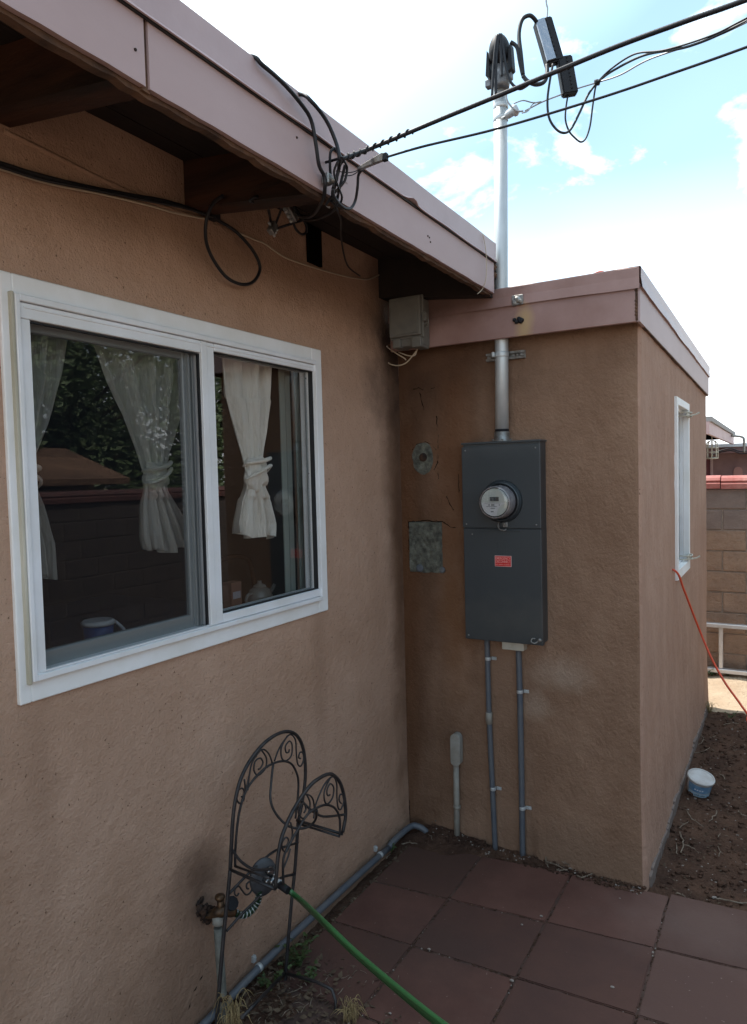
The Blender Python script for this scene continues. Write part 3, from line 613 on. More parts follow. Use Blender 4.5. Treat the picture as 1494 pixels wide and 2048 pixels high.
for zz in (sz0 + .075, sz1 - .085):
    mb = MB()
    for dz in (0, .022): mb.tube([(Wx - .06, sy1 - .16, zz + dz), (Wx + .03, sy1 - .13, zz + dz), (Wx + .034, sy1 - .05, zz + dz), (Wx + .01, sy1 - .0, zz + dz)], .0045, 6, 3)
    mb.tube([(Wx + .03, sy1 - .13, zz), (Wx + .065, sy1 - .11, zz + .008), (Wx + .085, sy1 - .10, zz + .02)], .005, 6, 3)
    mb.box((Wx + .010, sy1 - .14, zz - .006), (Wx + .02, sy1 - .02, zz + .028), .002)
    build(mb, 'security_bracket', M['offwhite'], swin)

# ------------------------------------------------------------------ inside the room
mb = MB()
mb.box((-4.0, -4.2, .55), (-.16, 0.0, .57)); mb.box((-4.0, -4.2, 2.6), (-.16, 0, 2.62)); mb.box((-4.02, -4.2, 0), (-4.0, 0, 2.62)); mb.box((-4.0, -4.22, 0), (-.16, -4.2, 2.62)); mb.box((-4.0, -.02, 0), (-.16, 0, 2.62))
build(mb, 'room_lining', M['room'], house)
# curtain: rows of (pixel left, pixel right) at pixel heights, hung behind the glass
def curtain(rows, folds, xp, material, label, ph=0, base_x=None, thick=.006):
    mb = MB(); nc = 42; g = []
    keys = rows; N_ = 64
    def samp(t):
        f = t * (len(keys) - 1); i = min(int(f), len(keys) - 2); u = f - i; u2 = u * u * (3 - 2 * u) * .5 + u * .5
        return [keys[i][k] * (1 - u2) + keys[i + 1][k] * u2 for k in range(5)]
    for j in range(N_ + 1):
        pl_, yl_, pr_, yr_, amp = samp(j / N_); A_, B_ = PA(pl_, yl_, xp), PA(pr_, yr_, xp); row = []
        for i in range(nc + 1):
            s = i / nc; p = A_.lerp(B_, s)
            wv = math.sin(s * folds * 2 * math.pi + ph + .8 * noise.noise(V((s * 3, 0, ph)))) + .35 * math.sin(s * folds * 4.7 * math.pi + 1.3 * ph)
            edge = math.sin(math.pi * s)
            p = p + V((amp * 1.9 * wv + (amp * 1.2 * edge if amp < .012 else 0), 0, 0)) + V((nz3((p.y * 20, p.z * 12, ph), 1, .003), 0, 0))
            if j == N_: p.z += .012 * math.sin(s * 9 + ph)
            row.append(mb.bm.verts.new(p))
        g.append(row)
    for j in range(N_):
        for i in range(nc):
            f = mb.bm.faces.new((g[j][i], g[j][i + 1], g[j + 1][i + 1], g[j + 1][i])); f.smooth = True
    t_ = thing('curtain', PA(keys[-1][0], keys[-1][1], xp), label, 'curtain', 'tied curtains in the window')
    build(mb, 'curtain_fabric', material, t_)
    k = min(range(1, len(keys) - 1), key=lambda q: keys[q][2] - keys[q][0])
    a, b = PA(keys[k][0], keys[k][1], xp), PA(keys[k][2], keys[k][3], xp); c = (a + b) / 2; wd = (b - a).length
    mb = MB()
    c += V((.012, 0, 0))
    t = bmesh.new(); bmesh.ops.create_uvsphere(t, u_segments=22, v_segments=14, radius=1)
    for v in t.verts:
        q = v.co.copy(); s1 = 1 + .13 * math.sin(q.z * 5 + q.y * 4 + ph) + .07 * noise.noise(q * 2.5 + V((ph, 0, 0)))
        v.co = c + V((q.x * .030 * s1, q.y * wd * .54 * s1, q.z * wd * .56 * s1))
    mb.add(t, True)
    band = []
    for k in range(19):
        a = -1.9 + 3.8 * k / 18; band.append(c + V((.034 * math.cos(a) + .006, wd * .60 * math.sin(a), wd * (.16 * math.sin(a + ph) + .30 - .05 * math.cos(2 * a)))))
    mb.tube(band, [.003 + .006 * math.sin(math.pi * k / 18) for k in range(19)], 8, 2)
    band = [p + V((.002, 0, -wd * (.34 + .12 * math.sin(k * .3 + ph)))) for k, p in enumerate(band)]
    mb.tube(band, [.002 + .006 * math.sin(math.pi * k / 18) for k in range(19)], 8, 2)
    build(mb, 'curtain_knot', material, t_); return t_
curtain([(170, 660, 385, 700, .016), (205, 760, 372, 775, .014), (240, 830, 352, 840, .011), (268, 900, 334, 905, .008), (285, 950, 328, 955, .006), (285, 980, 330, 982, .010), (280, 1015, 350, 1020, .014), (280, 1075, 374, 1072, .018), (286, 1104, 382, 1094, .018)], 4.2, -.13, M['sheer'], 'sheer curtain tied in a knot behind the bug screen, middle of the window', .4)
curtain([(-60, 620, 132, 655, .014), (-50, 740, 118, 750, .012), (-30, 850, 92, 850, .009), (-12, 925, 62, 925, .006), (-6, 960, 64, 962, .008), (-10, 1010, 84, 1010, .010), (-10, 1100, 104, 1085, .014), (10, 1180, 108, 1150, .014)], 4.0, -.13, M['sheer'], 'knotted sheer curtain at the left edge of the window', 2.1)
curtain([(432, 690, 550, 712, .013), (440, 790, 545, 800, .012), (462, 860, 534, 868, .009), (480, 915, 526, 918, .006), (487, 945, 528, 948, .006), (486, 975, 528, 976, .010), (474, 1003, 541, 1004, .013), (464, 1044, 552, 1048, .016), (466, 1068, 549, 1076, .018)], 3.6, -.10, M['curtain'], 'cream curtain tied in a knot behind the unscreened right pane', 1.0)
mb = MB()
for k in range(5):
    a = PA(566 + k * 15, 1000, -.09).y; mb.box((-.095 - .012 * (k % 2), a, 1.37), (-.088 - .012 * (k % 2), a + .034, 2.47), .001)
bl = build(mb, 'vertical_blind', M['blind'], base=(-.09, PA(590, 1000, -.09).y, 1.37), label='grey-green vertical blind slats at the right end of the window', cat='blind')
M['darkgloss'] = mat('dark_varnish', (.06, .03, .02), .2)
tb = thing('table', (-.75, -1.6, .57), 'dark cloth-covered table inside the window', 'table')
mb = MB(); mb.box((-1.3, -2.35, 1.315), (-.20, -.85, 1.350), .01, 2); build(mb, 'tabletop', M['cloth'], tb)
for sx in (-1.25, -.27):
    for sy in (-2.28, -.93): mb = MB(); mb.box((sx, sy, .57), (sx + .05, sy + .05, 1.315), .004); build(mb, 'leg', M['wood'], tb)
q = PA(198, 1290, -.3)
q.z = 1.352
t_ = thing('plastic_tub', q, 'blue plastic tub with a white lid on the table behind the screen', 'tub')
mb = MB(); mb.lathe(q, (0, 0, 1), [(.045, 0), (.052, .085)], 24); build(mb, 'tub_body', M['bluetub'], t_)
mb = MB(); mb.lathe(q + V((0, 0, .086)), (0, 0, 1), [(.056, 0), (.058, .01), (.05, .017)], 24); mb.tube([q + V((.03, .05, .09)), q + V((.04, .075, .06)), q + V((.04, .09, .03))], .006, 6, 3); build(mb, 'tub_lid', M['white'], t_)
q = PA(520, 1195, -.3); q.z = 1.352
t_ = thing('teapot', q, 'pale ceramic teapot with round handle at the bottom of the right pane', 'teapot')
mb = MB(); mb.lathe(q, (0, 0, 1), [(.035, 0), (.055, .02), (.06, .05), (.045, .08), (.03, .088)], 24); mb.tube([q + V((0, .05, .045)), q + V((0, .085, .06)), q + V((0, .11, .085))], [.014, .01, .008], 8, 3); build(mb, 'pot_body', M['ceramic'], t_)
mb = MB(); mb.tube([q + V((0, -.05, .065)), q + V((0, -.085, .065)), q + V((0, -.098, .04)), q + V((0, -.08, .018)), q + V((0, -.052, .02))], .007, 8, 5); build(mb, 'handle', M['ceramic'], t_)
mb = MB(); mb.lathe(q + V((0, 0, .088)), (0, 0, 1), [(.032, 0), (.028, .01), (.01, .018), (.01, .03)], 20); build(mb, 'pot_lid', M['ceramic'], t_)
q = V((-.62, -.42, .57))
t_ = thing('dining_chair', q, 'dark chair with a rounded backrest inside, behind the teapot', 'chair')
mb = MB(); mb.box((-.82, -.62, 1.0), (-.42, -.22, 1.035), .01, 2); build(mb, 'seat', M['wood'], t_)
mb = MB(); mb.tube([(-.81, -.60, 1.03), (-.84, -.60, 1.38), (-.84, -.53, 1.50), (-.84, -.31, 1.50), (-.84, -.24, 1.38), (-.81, -.24, 1.03)], .013, 8, 5); build(mb, 'backrest', M['darkgloss'], t_)
for a in (-.80, -.44):
    for b in (-.60, -.24): mb = MB(); mb.tube([(a, b, .57), (a, b, 1.0)], .014, 8, 0); build(mb, 'leg', M['wood'], t_)
q = PA(466, 1150, -.25); q.z = 1.352
t_ = thing('cardboard_box', q, 'small printed carton on the table at the left edge of the right pane', 'carton')
M['carton'] = mat('brown_card', (.16, .075, .05), .8); M['cartonprint'] = mat('pale_print', (.3, .28, .3), .7)
mb = MB(); mb.box((q.x - .03, q.y - .035, 1.352), (q.x + .02, q.y + .03, 1.50), .002); build(mb, 'carton_body', M['carton'], t_)
mb = MB(); mb.box((q.x + .0205, q.y - .028, 1.43), (q.x + .0212, q.y + .02, 1.46)); build(mb, 'carton_label', M['cartonprint'], t_)

# ================================================================== METER PANEL
yf = .10
pTL, pTR, pBR, pBL = PB(919.5, 887, yf), PB(1079, 881, yf), PB(1086.6, 1290.3, yf), PB(934, 1278.8, yf)
mz = PB(1000, 1057, yf).z
mx_ = (pTL.x + pTR.x + pBL.x + pBR.x) / 4; hw = ((pTR.x - pTL.x) + (pBR.x - pBL.x)) / 4
X0, X1, Z0, Z1 = mx_ - hw, mx_ + hw, (pBL.z + pBR.z) / 2, (pTL.z + pTR.z) / 2
pan = thing('electric_panel', (mx_, 0, Z0), 'tall dark grey meter panel with a round glass meter and a red sticker', 'electric panel')
mb = MB(); mb.box((X0 + .004, -yf + .008, Z0 + .004), (X1 - .004, .004, Z1 - .002), .003); mb.box((X0 - .002, -yf - .004, Z1 - .006), (X1 + .003, .0, Z1 + .004), .002); build(mb, 'cabinet', M['panel'], pan)
mb = MB(); mb.box((X0, -yf - .003, mz + .002), (X1, -yf + .012, Z1 - .018), .003, 2); mb.box((X1 - .004, -yf - .002, mz + .002), (X1 + .001, -yf + .03, Z1 - .02), .0015); build(mb, 'upper_cover', M['panel'], pan)
mb = MB(); mb.box((X0 + .002, -yf - .001, Z0), (X1, -yf + .012, mz - .002), .003, 2); mb.box((X1 - .004, -yf - .0, Z0), (X1 + .001, -yf + .03, mz - .002), .0015)
mb.box((X0 + .07, -yf - .004, mz - .013), (X1 - .10, -yf - .0, mz - .006), .001); door = build(mb, 'door', M['panel'], pan)
mc = PB(1004, 1003, yf)
mb = MB(); mb.lathe(V((mc.x, -yf - .003, mc.z)), (0, -1, 0), [(.104, 0), (.1, .012), (.094, .020), (.094, .024), (.088, .026)], 44, capb=False)
mb.lathe(V((mc.x, -yf - .003, mc.z)), (0, -1, 0), [(.088, .026), (.086, .010), (.01, .010)], 44, capa=False); build(mb, 'meter_ring', M['panel'], pan)
mc2 = V((mc.x, -yf - .012, mc.z))
mb = MB(); mb.lathe(mc2, (0, -1, 0), [(.084, .0), (.084, .022), (.082, .024)], 44); meter = build(mb, 'meter', M['blackmatte'], pan)
mb = MB(); mb.lathe(mc2, (0, -1, 0), [(.080, .024), (.079, .05), (.078, .085), (.076, .092), (.070, .093)], 44, capa=False, capb=False)
M['meterrim'] = mat('meter_collar', (.30, .29, .29), .25, .2, vary=(.18, .17, .19), vscale=30); build(mb, 'meter_collar', M['meterrim'], meter)
mb = MB(); mb.lathe(mc2, (0, -1, 0), [(.0785, .085), (.077, .10), (.073, .108), (.06, .111), (.001, .112)], 44, capa=False, capb=True); build(mb, 'glass_dome', M['meterglass'], meter)
M['meterface'] = mat('meter_face', (.37, .39, .36), .5); M['meterface2'] = mat('meter_face_lower', (.45, .45, .46), .5)
fy = mc2.y - .093
mb = MB(); mb.lathe(V((mc2.x, fy + .002, mc2.z)), (0, -1, 0), [(.066, 0), (.066, .002)], 40); build(mb, 'meter_face', M['meterface'], meter)
arc = [V((mc2.x + .0645 * math.cos(a), fy - .0003, mc2.z + .0645 * math.sin(a))) for a in [math.pi + (math.pi * .55) * k / 14 for k in range(15)]]
mb = MB(); mb.prism(arc + [V((mc2.x + .018, fy - .0003, mc2.z - .03)), V((mc2.x + .035, fy - .0003, mc2.z - .012)), V((mc2.x + .060, fy - .0003, mc2.z - .002))], (0, -.0008, 0)); build(mb, 'face_label', M['meterface2'], meter)
mb = MB(); mb.box((mc2.x - .022, fy - .003, mc2.z + .006), (mc2.x + .022, fy - .0006, mc2.z + .026), .0006)
mb.box((mc2.x - .04, fy - .0018, mc2.z - .0205), (mc2.x + .012, fy - .0012, mc2.z - .0185))
for (a, b, zz, h_) in ((-.03, -.022, -.012, .005), (-.016, 0, -.012, .005), (-.02, .002, -.028, .0025), (-.018, -.004, -.044, .005), (-.05, .03, -.0035, .0012), (.022, .027, -.012, .004)): mb.box((mc2.x + a, fy - .0018, mc2.z + zz - h_ / 2), (mc2.x + b, fy - .0012, mc2.z + zz + h_ / 2))
build(mb, 'display', M['ink'], meter)
for (sx_, sz_) in ((X0 + .02, Z1 - .035), (X1 - .022, Z1 - .035), (X0 + .02, mz + .02), (X1 - .022, mz + .02), (X0 + .02, Z0 + .02), (X0 + .05, mz - .03)):
    mb = MB(); mb.lathe(V((sx_, -yf - .002, sz_)), (0, -1, 0), [(.0042, 0), (.0042, .0018), (.002, .003)], 8); build(mb, 'screw_head', M['galvdull'], pan)
ep = PB(1004, 1093, yf)
mb = MB(); ring(mb, ep.x - .022, 0, ep.x + .022, 0, 0, 0, 0, 0, 0, 0) if False else [mb.box((ep.x + a, -yf - .0024, ep.z + c), (ep.x + b, -yf - .001, ep.z + d)) for a, b, c, d in ((-.022, .022, .022, .0235), (-.022, -.0205, -.022, .0215), (.0205, .022, -.022, .0215))]; build(mb, 'embossed_mark', M['panel'], door)
hp = PB(1005, 1052, yf + .01)
mb = MB(); mb.tube([hp + V((-.018, .002, .022)), hp + V((-.02, -.008, .0)), hp + V((-.008, -.012, -.016)), hp + V((.012, -.010, -.020)), hp + V((.018, 0, -.014))], .0035, 7, 4)
mb.box(hp + V((.002, .006, -.006)), hp + V((.026, -.004, .020)), .003); mb.lathe(hp + V((.014, -.004, .010)), (0, -1, 0), [(.008, 0), (.0065, .012), (.002, .013)], 12); mb.box(hp + V((-.024, .006, -.004)), hp + V((-.017, -.002, .024)), .001); build(mb, 'hasp', M['galvdull'], door)
hp = PB(1072, 1282, yf + .008)
mb = MB(); mb.lathe(hp + V((.02, 0, .006)), (0, -1, 0), [(.010, 0), (.009, .012), (.002, .013)], 12); mb.tube([hp + V((.015, -.004, .002)), hp + V((-.005, -.008, -.010)), hp + V((-.022, -.006, -.004)), hp + V((-.018, 0, .010)), hp + V((-.004, .0, .010))], .0032, 7, 4); build(mb, 'latch_screw', M['galvdull'], door)
s0, s1 = PB(989.5, 1111, yf + .002), PB(1023, 1134, yf + .002); sc_ = (s0 + s1) / 2; shw, shh = (s1.x - s0.x) / 2, (s0.z - s1.z) / 2
mb = MB(); mb.box((sc_.x - shw, -yf - .003, sc_.z - shh), (sc_.x + shw, -yf - .0012, sc_.z + shh), .0004); mb2 = mb
stk = build(mb, 'warning_sticker', mat('sticker_border', (.62, .42, .40), .5), pan)
mb = MB(); mb.box((sc_.x - shw + .0025, -yf - .0036, sc_.z - shh + .0025), (sc_.x + shw - .0025, -yf - .0031, sc_.z + shh - .0025)); build(mb, 'red_field', M['red'], stk)
lt = mat('sticker_lettering', (.75, .30, .27), .5)
text_mesh('EMERGENCY', .0185, V((sc_.x, -yf - .0041, sc_.z + shh * .50)), (1, 0, 0), (0, 0, 1), stk, 'lettering', lt, width=shw * 1.8)
text_mesh('DISCONNECT', .0185, V((sc_.x, -yf - .0041, sc_.z - shh * .10)), (1, 0, 0), (0, 0, 1), stk, 'lettering', lt, width=shw * 1.8)
text_mesh('NOT SERVICE EQUIPMENT', .007, V((sc_.x, -yf - .0041, sc_.z - shh * .64)), (1, 0, 0), (0, 0, 1), stk, 'lettering', lt, width=shw * 1.8)

# mast
MY = .056
mxB, mxT = PB(1004, 872, MY), PB(1001, 195, MY)
mast = thing('service_mast', (mxB.x, -MY, mxB.z), 'galvanised service mast pipe rising above the roof with a weatherhead', 'service mast')
mr_ = .0325
mb = MB(); mb.tube([V((mxB.x, -MY, Z1 + .03)), V((PB(1003, 700, MY).x, -MY, 2.5)), V((PB(1002.5, 560, MY).x, -MY, 2.87)), V((mxT.x, -MY, PB(1000, 165, MY).z))], mr_, 24, 0); build(mb, 'mast_pipe', M['galv'], mast)
mb = MB(); mb.lathe(V((mxB.x, -MY, Z1 + .003)), (0, 0, 1), [(.043, 0), (.043, .006), (.037, .010), (.037, .045), (.0345, .048)], 24)
for a in range(4): mb.lathe(V((mxB.x + .043 * math.cos(a * 1.57 + .4), -MY + .043 * math.sin(a * 1.57 + .4), Z1 + .009)), (0, 0, 1), [(.006, 0), (.005, .007)], 7)
build(mb, 'hub', M['galvdull'], mast)
mb = MB(); mb.lathe(V((mxB.x, -MY, Z1 + .052)), (0, 0, 1), [(.034, 0), (.034, .012)], 20); build(mb, 'tape_band', M['blackmatte'], mast)
u0, u1 = PB(973, 715, .012), PB(1050, 710, .012); uz = (u0.z + u1.z) / 2 + .001
mb = MB(); mb.box((u0.x, -.004, uz - .019), (u1.x, .0, uz + .019), .001); mb.box((u0.x, -.020, uz - .019), (u1.x, -.004, uz - .014), .001); mb.box((u0.x, -.020, uz + .014), (u1.x, -.004, uz + .019), .001)
mb.box((u0.x, -.021, uz + .008), (u1.x, -.018, uz + .019), .0008); mb.box((u0.x, -.021, uz - .019), (u1.x, -.018, uz - .008), .0008)
for dx in (.030, .155, .178): mb.lathe(V((u0.x + dx, -.002, uz)), (0, -1, 0), [(.010, 0), (.009, .012), (.003, .013)], 6)
strut = build(mb, 'strut_channel', M['galvdull'], mast)
mb = MB(); mb.lathe(V((PB(1003, 712, MY).x, -MY, uz - .012)), (0, 0, 1), [(.0345, 0), (.0355, .004), (.0355, .020), (.0345, .024)], 24); mb.box((PB(1003, 712, .07).x - .040, -.100, uz - .012), (PB(1003, 712, .07).x - .028, -.085, uz + .012), .002); build(mb, 'strap', M['galv'], strut)
for py in (372,):
    q = PB(1001.5, py, MY)
for py in (215, 240):
    q = PB(1001.5, py, MY); mb = MB(); mb.lathe(V((q.x, -MY, q.z - .008)), (0, 0, 1), [(mr_ + .001, 0), (mr_ + .003, .003), (mr_ + .003, .02), (mr_ + .001, .023)], 24); build(mb, 'pipe_band', M['galv'], mast)
# weatherhead
wh = PB(1003, 118, .075)
M['headmetal'] = mat('cast_grey_head', (.07, .07, .075), .5, .6, vary=(.3, .3, .31), vscale=20)
mb = MB(); t = bmesh.new(); bmesh.ops.create_uvsphere(t, u_segments=26, v_segments=16, radius=1)
hc = PB(1001, 112, .09)
for v in t.verts:
    q = v.co.copy(); v.co = hc + V((q.x * .050, q.y * .065 - .01, q.z * .092 if q.z > 0 else q.z * .045))
mb.add(t, True); whd = build(mb, 'weatherhead', M['blackmatte'], mast)
mb = MB(); mb.lathe(hc + V((0, .012, -.145)), (0, 0, 1), [(.034, 0), (.038, .02), (.040, .06), (.040, .10)], 20); mb.box(hc + V((-.075, .02, -.13)), hc + V((-.045, -.015, -.095)), .004); mb.box(hc + V((.035, .02, -.12)), hc + V((.055, -.015, -.09)), .004); build(mb, 'head_collar', M['headmetal'], whd)
mb = MB()
for s in (-1, 1):
    mb = MB(); mb.prism([hc + V((s * .058, -.03, .03)), hc + V((s * .066, -.03, -.085)), hc + V((s * .044, -.03, -.10)), hc + V((s * .046, -.03, .0))], (0, .05, 0), .002)
    build(mb, 'head_hood', M['blackmatte'], whd)
DM = 3.34    # depth of things at the mast head
def PM(px, py, d=0): return PT(px, py, DM - d)
# drooping conductors from the weatherhead
def cable(name, pts, r, material, label, cat='cable', group=None, seg=8, sm=6, kids=(), base=None):
    mb = MB(); mb.tube(pts, r, seg, sm); 
    return build(mb, name, material, base=base or pts[0], label=label, cat=cat, group=group)
mb = MB()
for pts in ([(995, 70), (990, 100), (986, 150), (984, 192)], [(998, 68), (993, 110), (992, 150), (992, 190)], [(1000, 68), (1002, 100), (1003, 130), (1004, 152)], [(1002, 68), (1008, 110), (1013, 140), (1022, 165), (1040, 178), (1062, 165)]):
    mb.tube([PM(p[0], p[1], .12) for p in pts], .0062, 8, 6)
mb.tube([PM(1021, 84, .08), PM(1034, 95, .08), PM(1040, 125, .08), PM(1048, 155, .08), PM(1062, 166, .1)], .009, 8, 6)
build(mb, 'mast_conductors', M['black'], mast)
cable('service_conductor', [PM(1046, 150, .08), PM(1042, 110, .08), PM(1038, 70, .06), PM(1044, 40, .05), PM(1058, 31, .05), PM(1068, 37, .04), PM(1075, 48, .02)], .0095, M['black'], 'thick black conductor looping over from the weatherhead into the upper splice')
cable('service_conductor', [PM(1046, 152, .08), PM(1056, 163, .08), PM(1072, 169, .06), PM(1088, 164, .05), PM(1094, 148, .04), PM(1094, 130, .02)], .0095, M['black'], 'thick black conductor sagging in a U below the upper splice')
# splice covers
def splice(c0, c1, wdt, dep, label, foil):
    a, b = PM(*c0), PM(*c1); ax = (b - a); ln = ax.length; ax.normalize(); side = ax.cross(FX).normalized(); fw = side.cross(ax).normalized()
    t_ = thing('splice_cover', b, label, 'splice cover', 'splice covers by the weatherhead')
    Rm = Matrix((side, fw, ax)).transposed()
    mb = MB(); t = bmesh.new(); bmesh.ops.create_cube(t, size=1)
    for v in t.verts: v.co = V((v.co.x * wdt, v.co.y * dep, v.co.z * ln))
    bmesh.ops.bevel(t, geom=t.edges[:], offset=.006, segments=2, affect='EDGES')
    for v in t.verts: v.co = (a + b) / 2 + Rm @ v.co
    mb.add(t); build(mb, 'cover_body', M['blackmatte'], t_)
    mb = MB()
    for k in range(9):
        p = a + ax * ln * (k + .7) / 10 - fw * (dep / 2 + .002) + side * wdt * .1; mb.box(p - V((.003, .003, .004)), p + V((.003, .003, .004)), .001)
    build(mb, 'clip_row', M['blackmatte'], t_)
    if foil:
        mb = MB(); t = bmesh.new(); bmesh.ops.create_cube(t, size=1); bmesh.ops.subdivide_edges(t, edges=t.edges[:], cuts=5, use_grid_fill=True)
        for v in t.verts:
            v.co = V((v.co.x * wdt * .50, v.co.y * .012, v.co.z * ln * .93)); v.co.y += noise.noise(v.co * 40) * .004
        sgn = -1 if side.dot(RX) > 0 else 1
        for v in t.verts: v.co = (a + b) / 2 + Rm @ v.co + side * wdt * .24 * sgn + fw * (-(dep / 2 + .003) if fw.dot(FX) > 0 else dep / 2 + .003)
        mb.add(t); build(mb, 'foil_face', M['tape'], t_)
    return t_
splice((1084, 42), (1109, 128), .082, .05, 'upper splice cover, black box with a crumpled silver face', True)
splice((1127, 116), (1140, 191), .070, .045, 'lower plain black splice cover hanging right of the silver one', False)
cable('support_wire', [PM(1090, -60), PM(1092, 0), PM(1095, 18), PM(1093, 40)], .004, M['greywire'], 'twisted grey wire running up from the silver splice out of the picture')
cable('splice_conductor', [PM(1110, 100, -.02), PM(1117, 108, -.01), PM(1122, 118, 0)], .006, M['black'], 'short black conductor joining the two splice covers')
M['wirebl'] = M['black']
kn = (1194, 165)
cable('drip_loop', [PM(1106, 128, .05), PM(1100, 160, .05), PM(1095, 200, .04), PM(1098, 235, .03), PM(1112, 258, .02), PM(1128, 266, .02), PM(1142, 258, .02), PM(1158, 228, .01), PM(1176, 190, .0), PM(*kn)], .0055, M['black'], 'wider black drip loop hanging from the silver splice to the drop wire')
cable('drip_loop', [PM(1136, 190), PM(1132, 215), PM(1131, 240), PM(1138, 262), PM(1150, 276), PM(1162, 284), PM(1172, 276), PM(1180, 252), PM(1185, 215), PM(1190, 180), PM(*kn)], .0042, M['black'], 'thinner black drip loop hanging lowest, from the plain black splice')
def far(px, py, d): return PT(px, py, d)
t_ = thing('service_drop', PM(*kn), 'twisted black drop wires coming from the upper right to the mast', 'cable')
endp = [(1494, 40), (1640, -40)]
P0 = PM(*kn)
mb = MB(); mb.tube([P0, PT(1225, 142, 3.2), PT(1290, 110, 3.0), PT(1380, 92, 2.8), PT(1494, 42, 2.6), PT(1800, -120, 2.2)], .0052, 8, 8); build(mb, 'drop_conductor', M['black'], t_)
mb = MB(); mb.tube([P0, PT(1222, 138, 3.2), PT(1270, 108, 3.05), PT(1330, 100, 2.9), PT(1420, 72, 2.72), PT(1494, 36, 2.6), PT(1800, -125, 2.2)], .0042, 8, 8); build(mb, 'drop_conductor', M['black'], t_)
mb = MB(); mb.tube([PM(1050, 222), PM(1082, 205), PM(1120, 190), PM(1155, 177), P0, PT(1240, 150, 3.2), PT(1300, 118, 3.0), PT(1400, 84, 2.78), PT(1494, 44, 2.6), PT(1800, -118, 2.2)], .0036, 8, 8); build(mb, 'messenger_wire', M['greywire'], t_)
mb = MB(); mb.lathe(P0, RX, [(.012, -.012), (.014, 0), (.012, .012)], 10); build(mb, 'wire_clamp', M['blackmatte'], t_)
mb = MB(); mb.tube([PM(1028, 207, .1), PM(1046, 201, .08), PM(1064, 205, .05), PM(1080, 205, .0)], .0028, 6, 5); mb.tube([PM(1044, 226, .1), PM(1056, 222, .08), PM(1066, 208, .04), PM(1082, 203, 0)], .0028, 6, 5); build(mb, 'bail_wire', M['greywire'], t_)
t_ = thing('mast_insulator', PM(1014, 235), 'small white insulator clamp bolted to the mast side', 'insulator')
mb = MB(); a, b = PM(1011, 233, .05), PM(1036, 217, .08); ax = (b - a); mb.lathe(a, ax, [(.012, 0), (.018, .012), (.018, ax.length * .55), (.024, ax.length * .6), (.026, ax.length * .8), (.018, ax.length)], 18); build(mb, 'insulator_body', M['galv'], t_)
mb = MB(); a = PM(1004, 237, .02); mb.tube([a, PM(1012, 233, .05)], .006, 8, 0); build(mb, 'bolt', M['galvdull'], t_)
cable('ground_lead', [PM(1012, 185, .1), PM(1014, 200, .1), PM(1022, 212, .1), PM(1034, 222, .1), PM(1046, 222, .09)], .0038, M['greywire'], 'thin bare lead curving from the mast pipe down to the insulator')

# ================================================================== CABLES AT THE EAVE
hk = PA(684, 318, .70); wedge0, wedge1 = PA(722, 338, .68), PT(770, 315, 2.05)
t_ = thing('trunk_cable', hk, 'thick black lashed cable stretched from the eave hook to the upper right', 'cable')
ptsm = [hk, PT(728, 302, 2.1), PT(773, 284, 2.07), PT(880, 239, 2.0), PT(983, 197, 1.94), PT(1091, 152, 1.88), PT(1234, 93, 1.8), PT(1370, 43, 1.7), PT(1494, -1, 1.62), PT(1800, -118, 1.45)]
mb = MB(); mb.tube(ptsm, .0062, 9, 8); build(mb, 'cable_jacket', M['black'], t_)
cp, _ = catmull([V(p) for p in ptsm], 90); 
# helical lashing wire, dense and even
def helix(mb, path, r, pitch, wr, s0=0, s1=1e9):
    d = 0; pts = []
    for i in range(1, len(path)):
        a, b = path[i - 1], path[i]; seg = (b - a).length; tg = (b - a).normalized(); u = tg.cross(V((0, 0, 1))).normalized(); v_ = u.cross(tg)
        n = max(1, int(seg / (pitch / 7)))
        for k in range(n):
            dd = d + seg * k / n
            if s0 < dd < s1: th = 2 * math.pi * dd / pitch; pts.append(a.lerp(b, k / n) + (u * math.cos(th) + v_ * math.sin(th)) * r)
        d += seg
    mb.tube(pts, wr, 5, 0)
mb = MB(); helix(mb, cp, .0060, .011, .0007, .28, 3.0); build(mb, 'lashing_wire', M['blackmatte'], t_)
mb = MB(); helix(mb, cp, .0078, .026, .0024, .02, .25); build(mb, 'wrap_grip', M['black'], t_)
t_ = thing('phone_drop', wedge0, 'thinner black drop wire held by a grey wedge clamp at the eave', 'cable')
dp = [wedge1, PT(850, 292, 2.02), PT(1000, 256, 1.98), PT(1200, 196, 1.9), PT(1350, 145, 1.82), PT(1494, 94, 1.75), PT(1800, -20, 1.6)]
mb = MB(); mb.tube(dp, .0036, 8, 6); build(mb, 'drop_wire', M['black'], t_)
ax = (wedge1 - wedge0); sd = ax.cross(V((0, 0, 1))).normalized(); up_ = sd.cross(ax).normalized()
mb = MB(); mb.prism([wedge0 - up_ * .005, wedge0 + up_ * .003, wedge1 + up_ * .011, wedge1 - up_ * .010], sd * .013, .001); wc = build(mb, 'wedge_clamp', M['galvdull'], t_)
mb = MB(); mb.box(wedge1 - V((.008, .007, .010)), wedge1 + V((.008, .008, .012)), .002); build(mb, 'clamp_tip', M['blackmatte'], wc)
mb = MB(); mb.tube([wedge0, PT(700, 345, 2.16), PT(672, 342, 2.18)], .0016, 5, 4); mb.tube([wedge0, PT(705, 350, 2.16), PT(682, 352, 2.17)], .0016, 5, 4); build(mb, 'bail_wire', M['black'], wc)
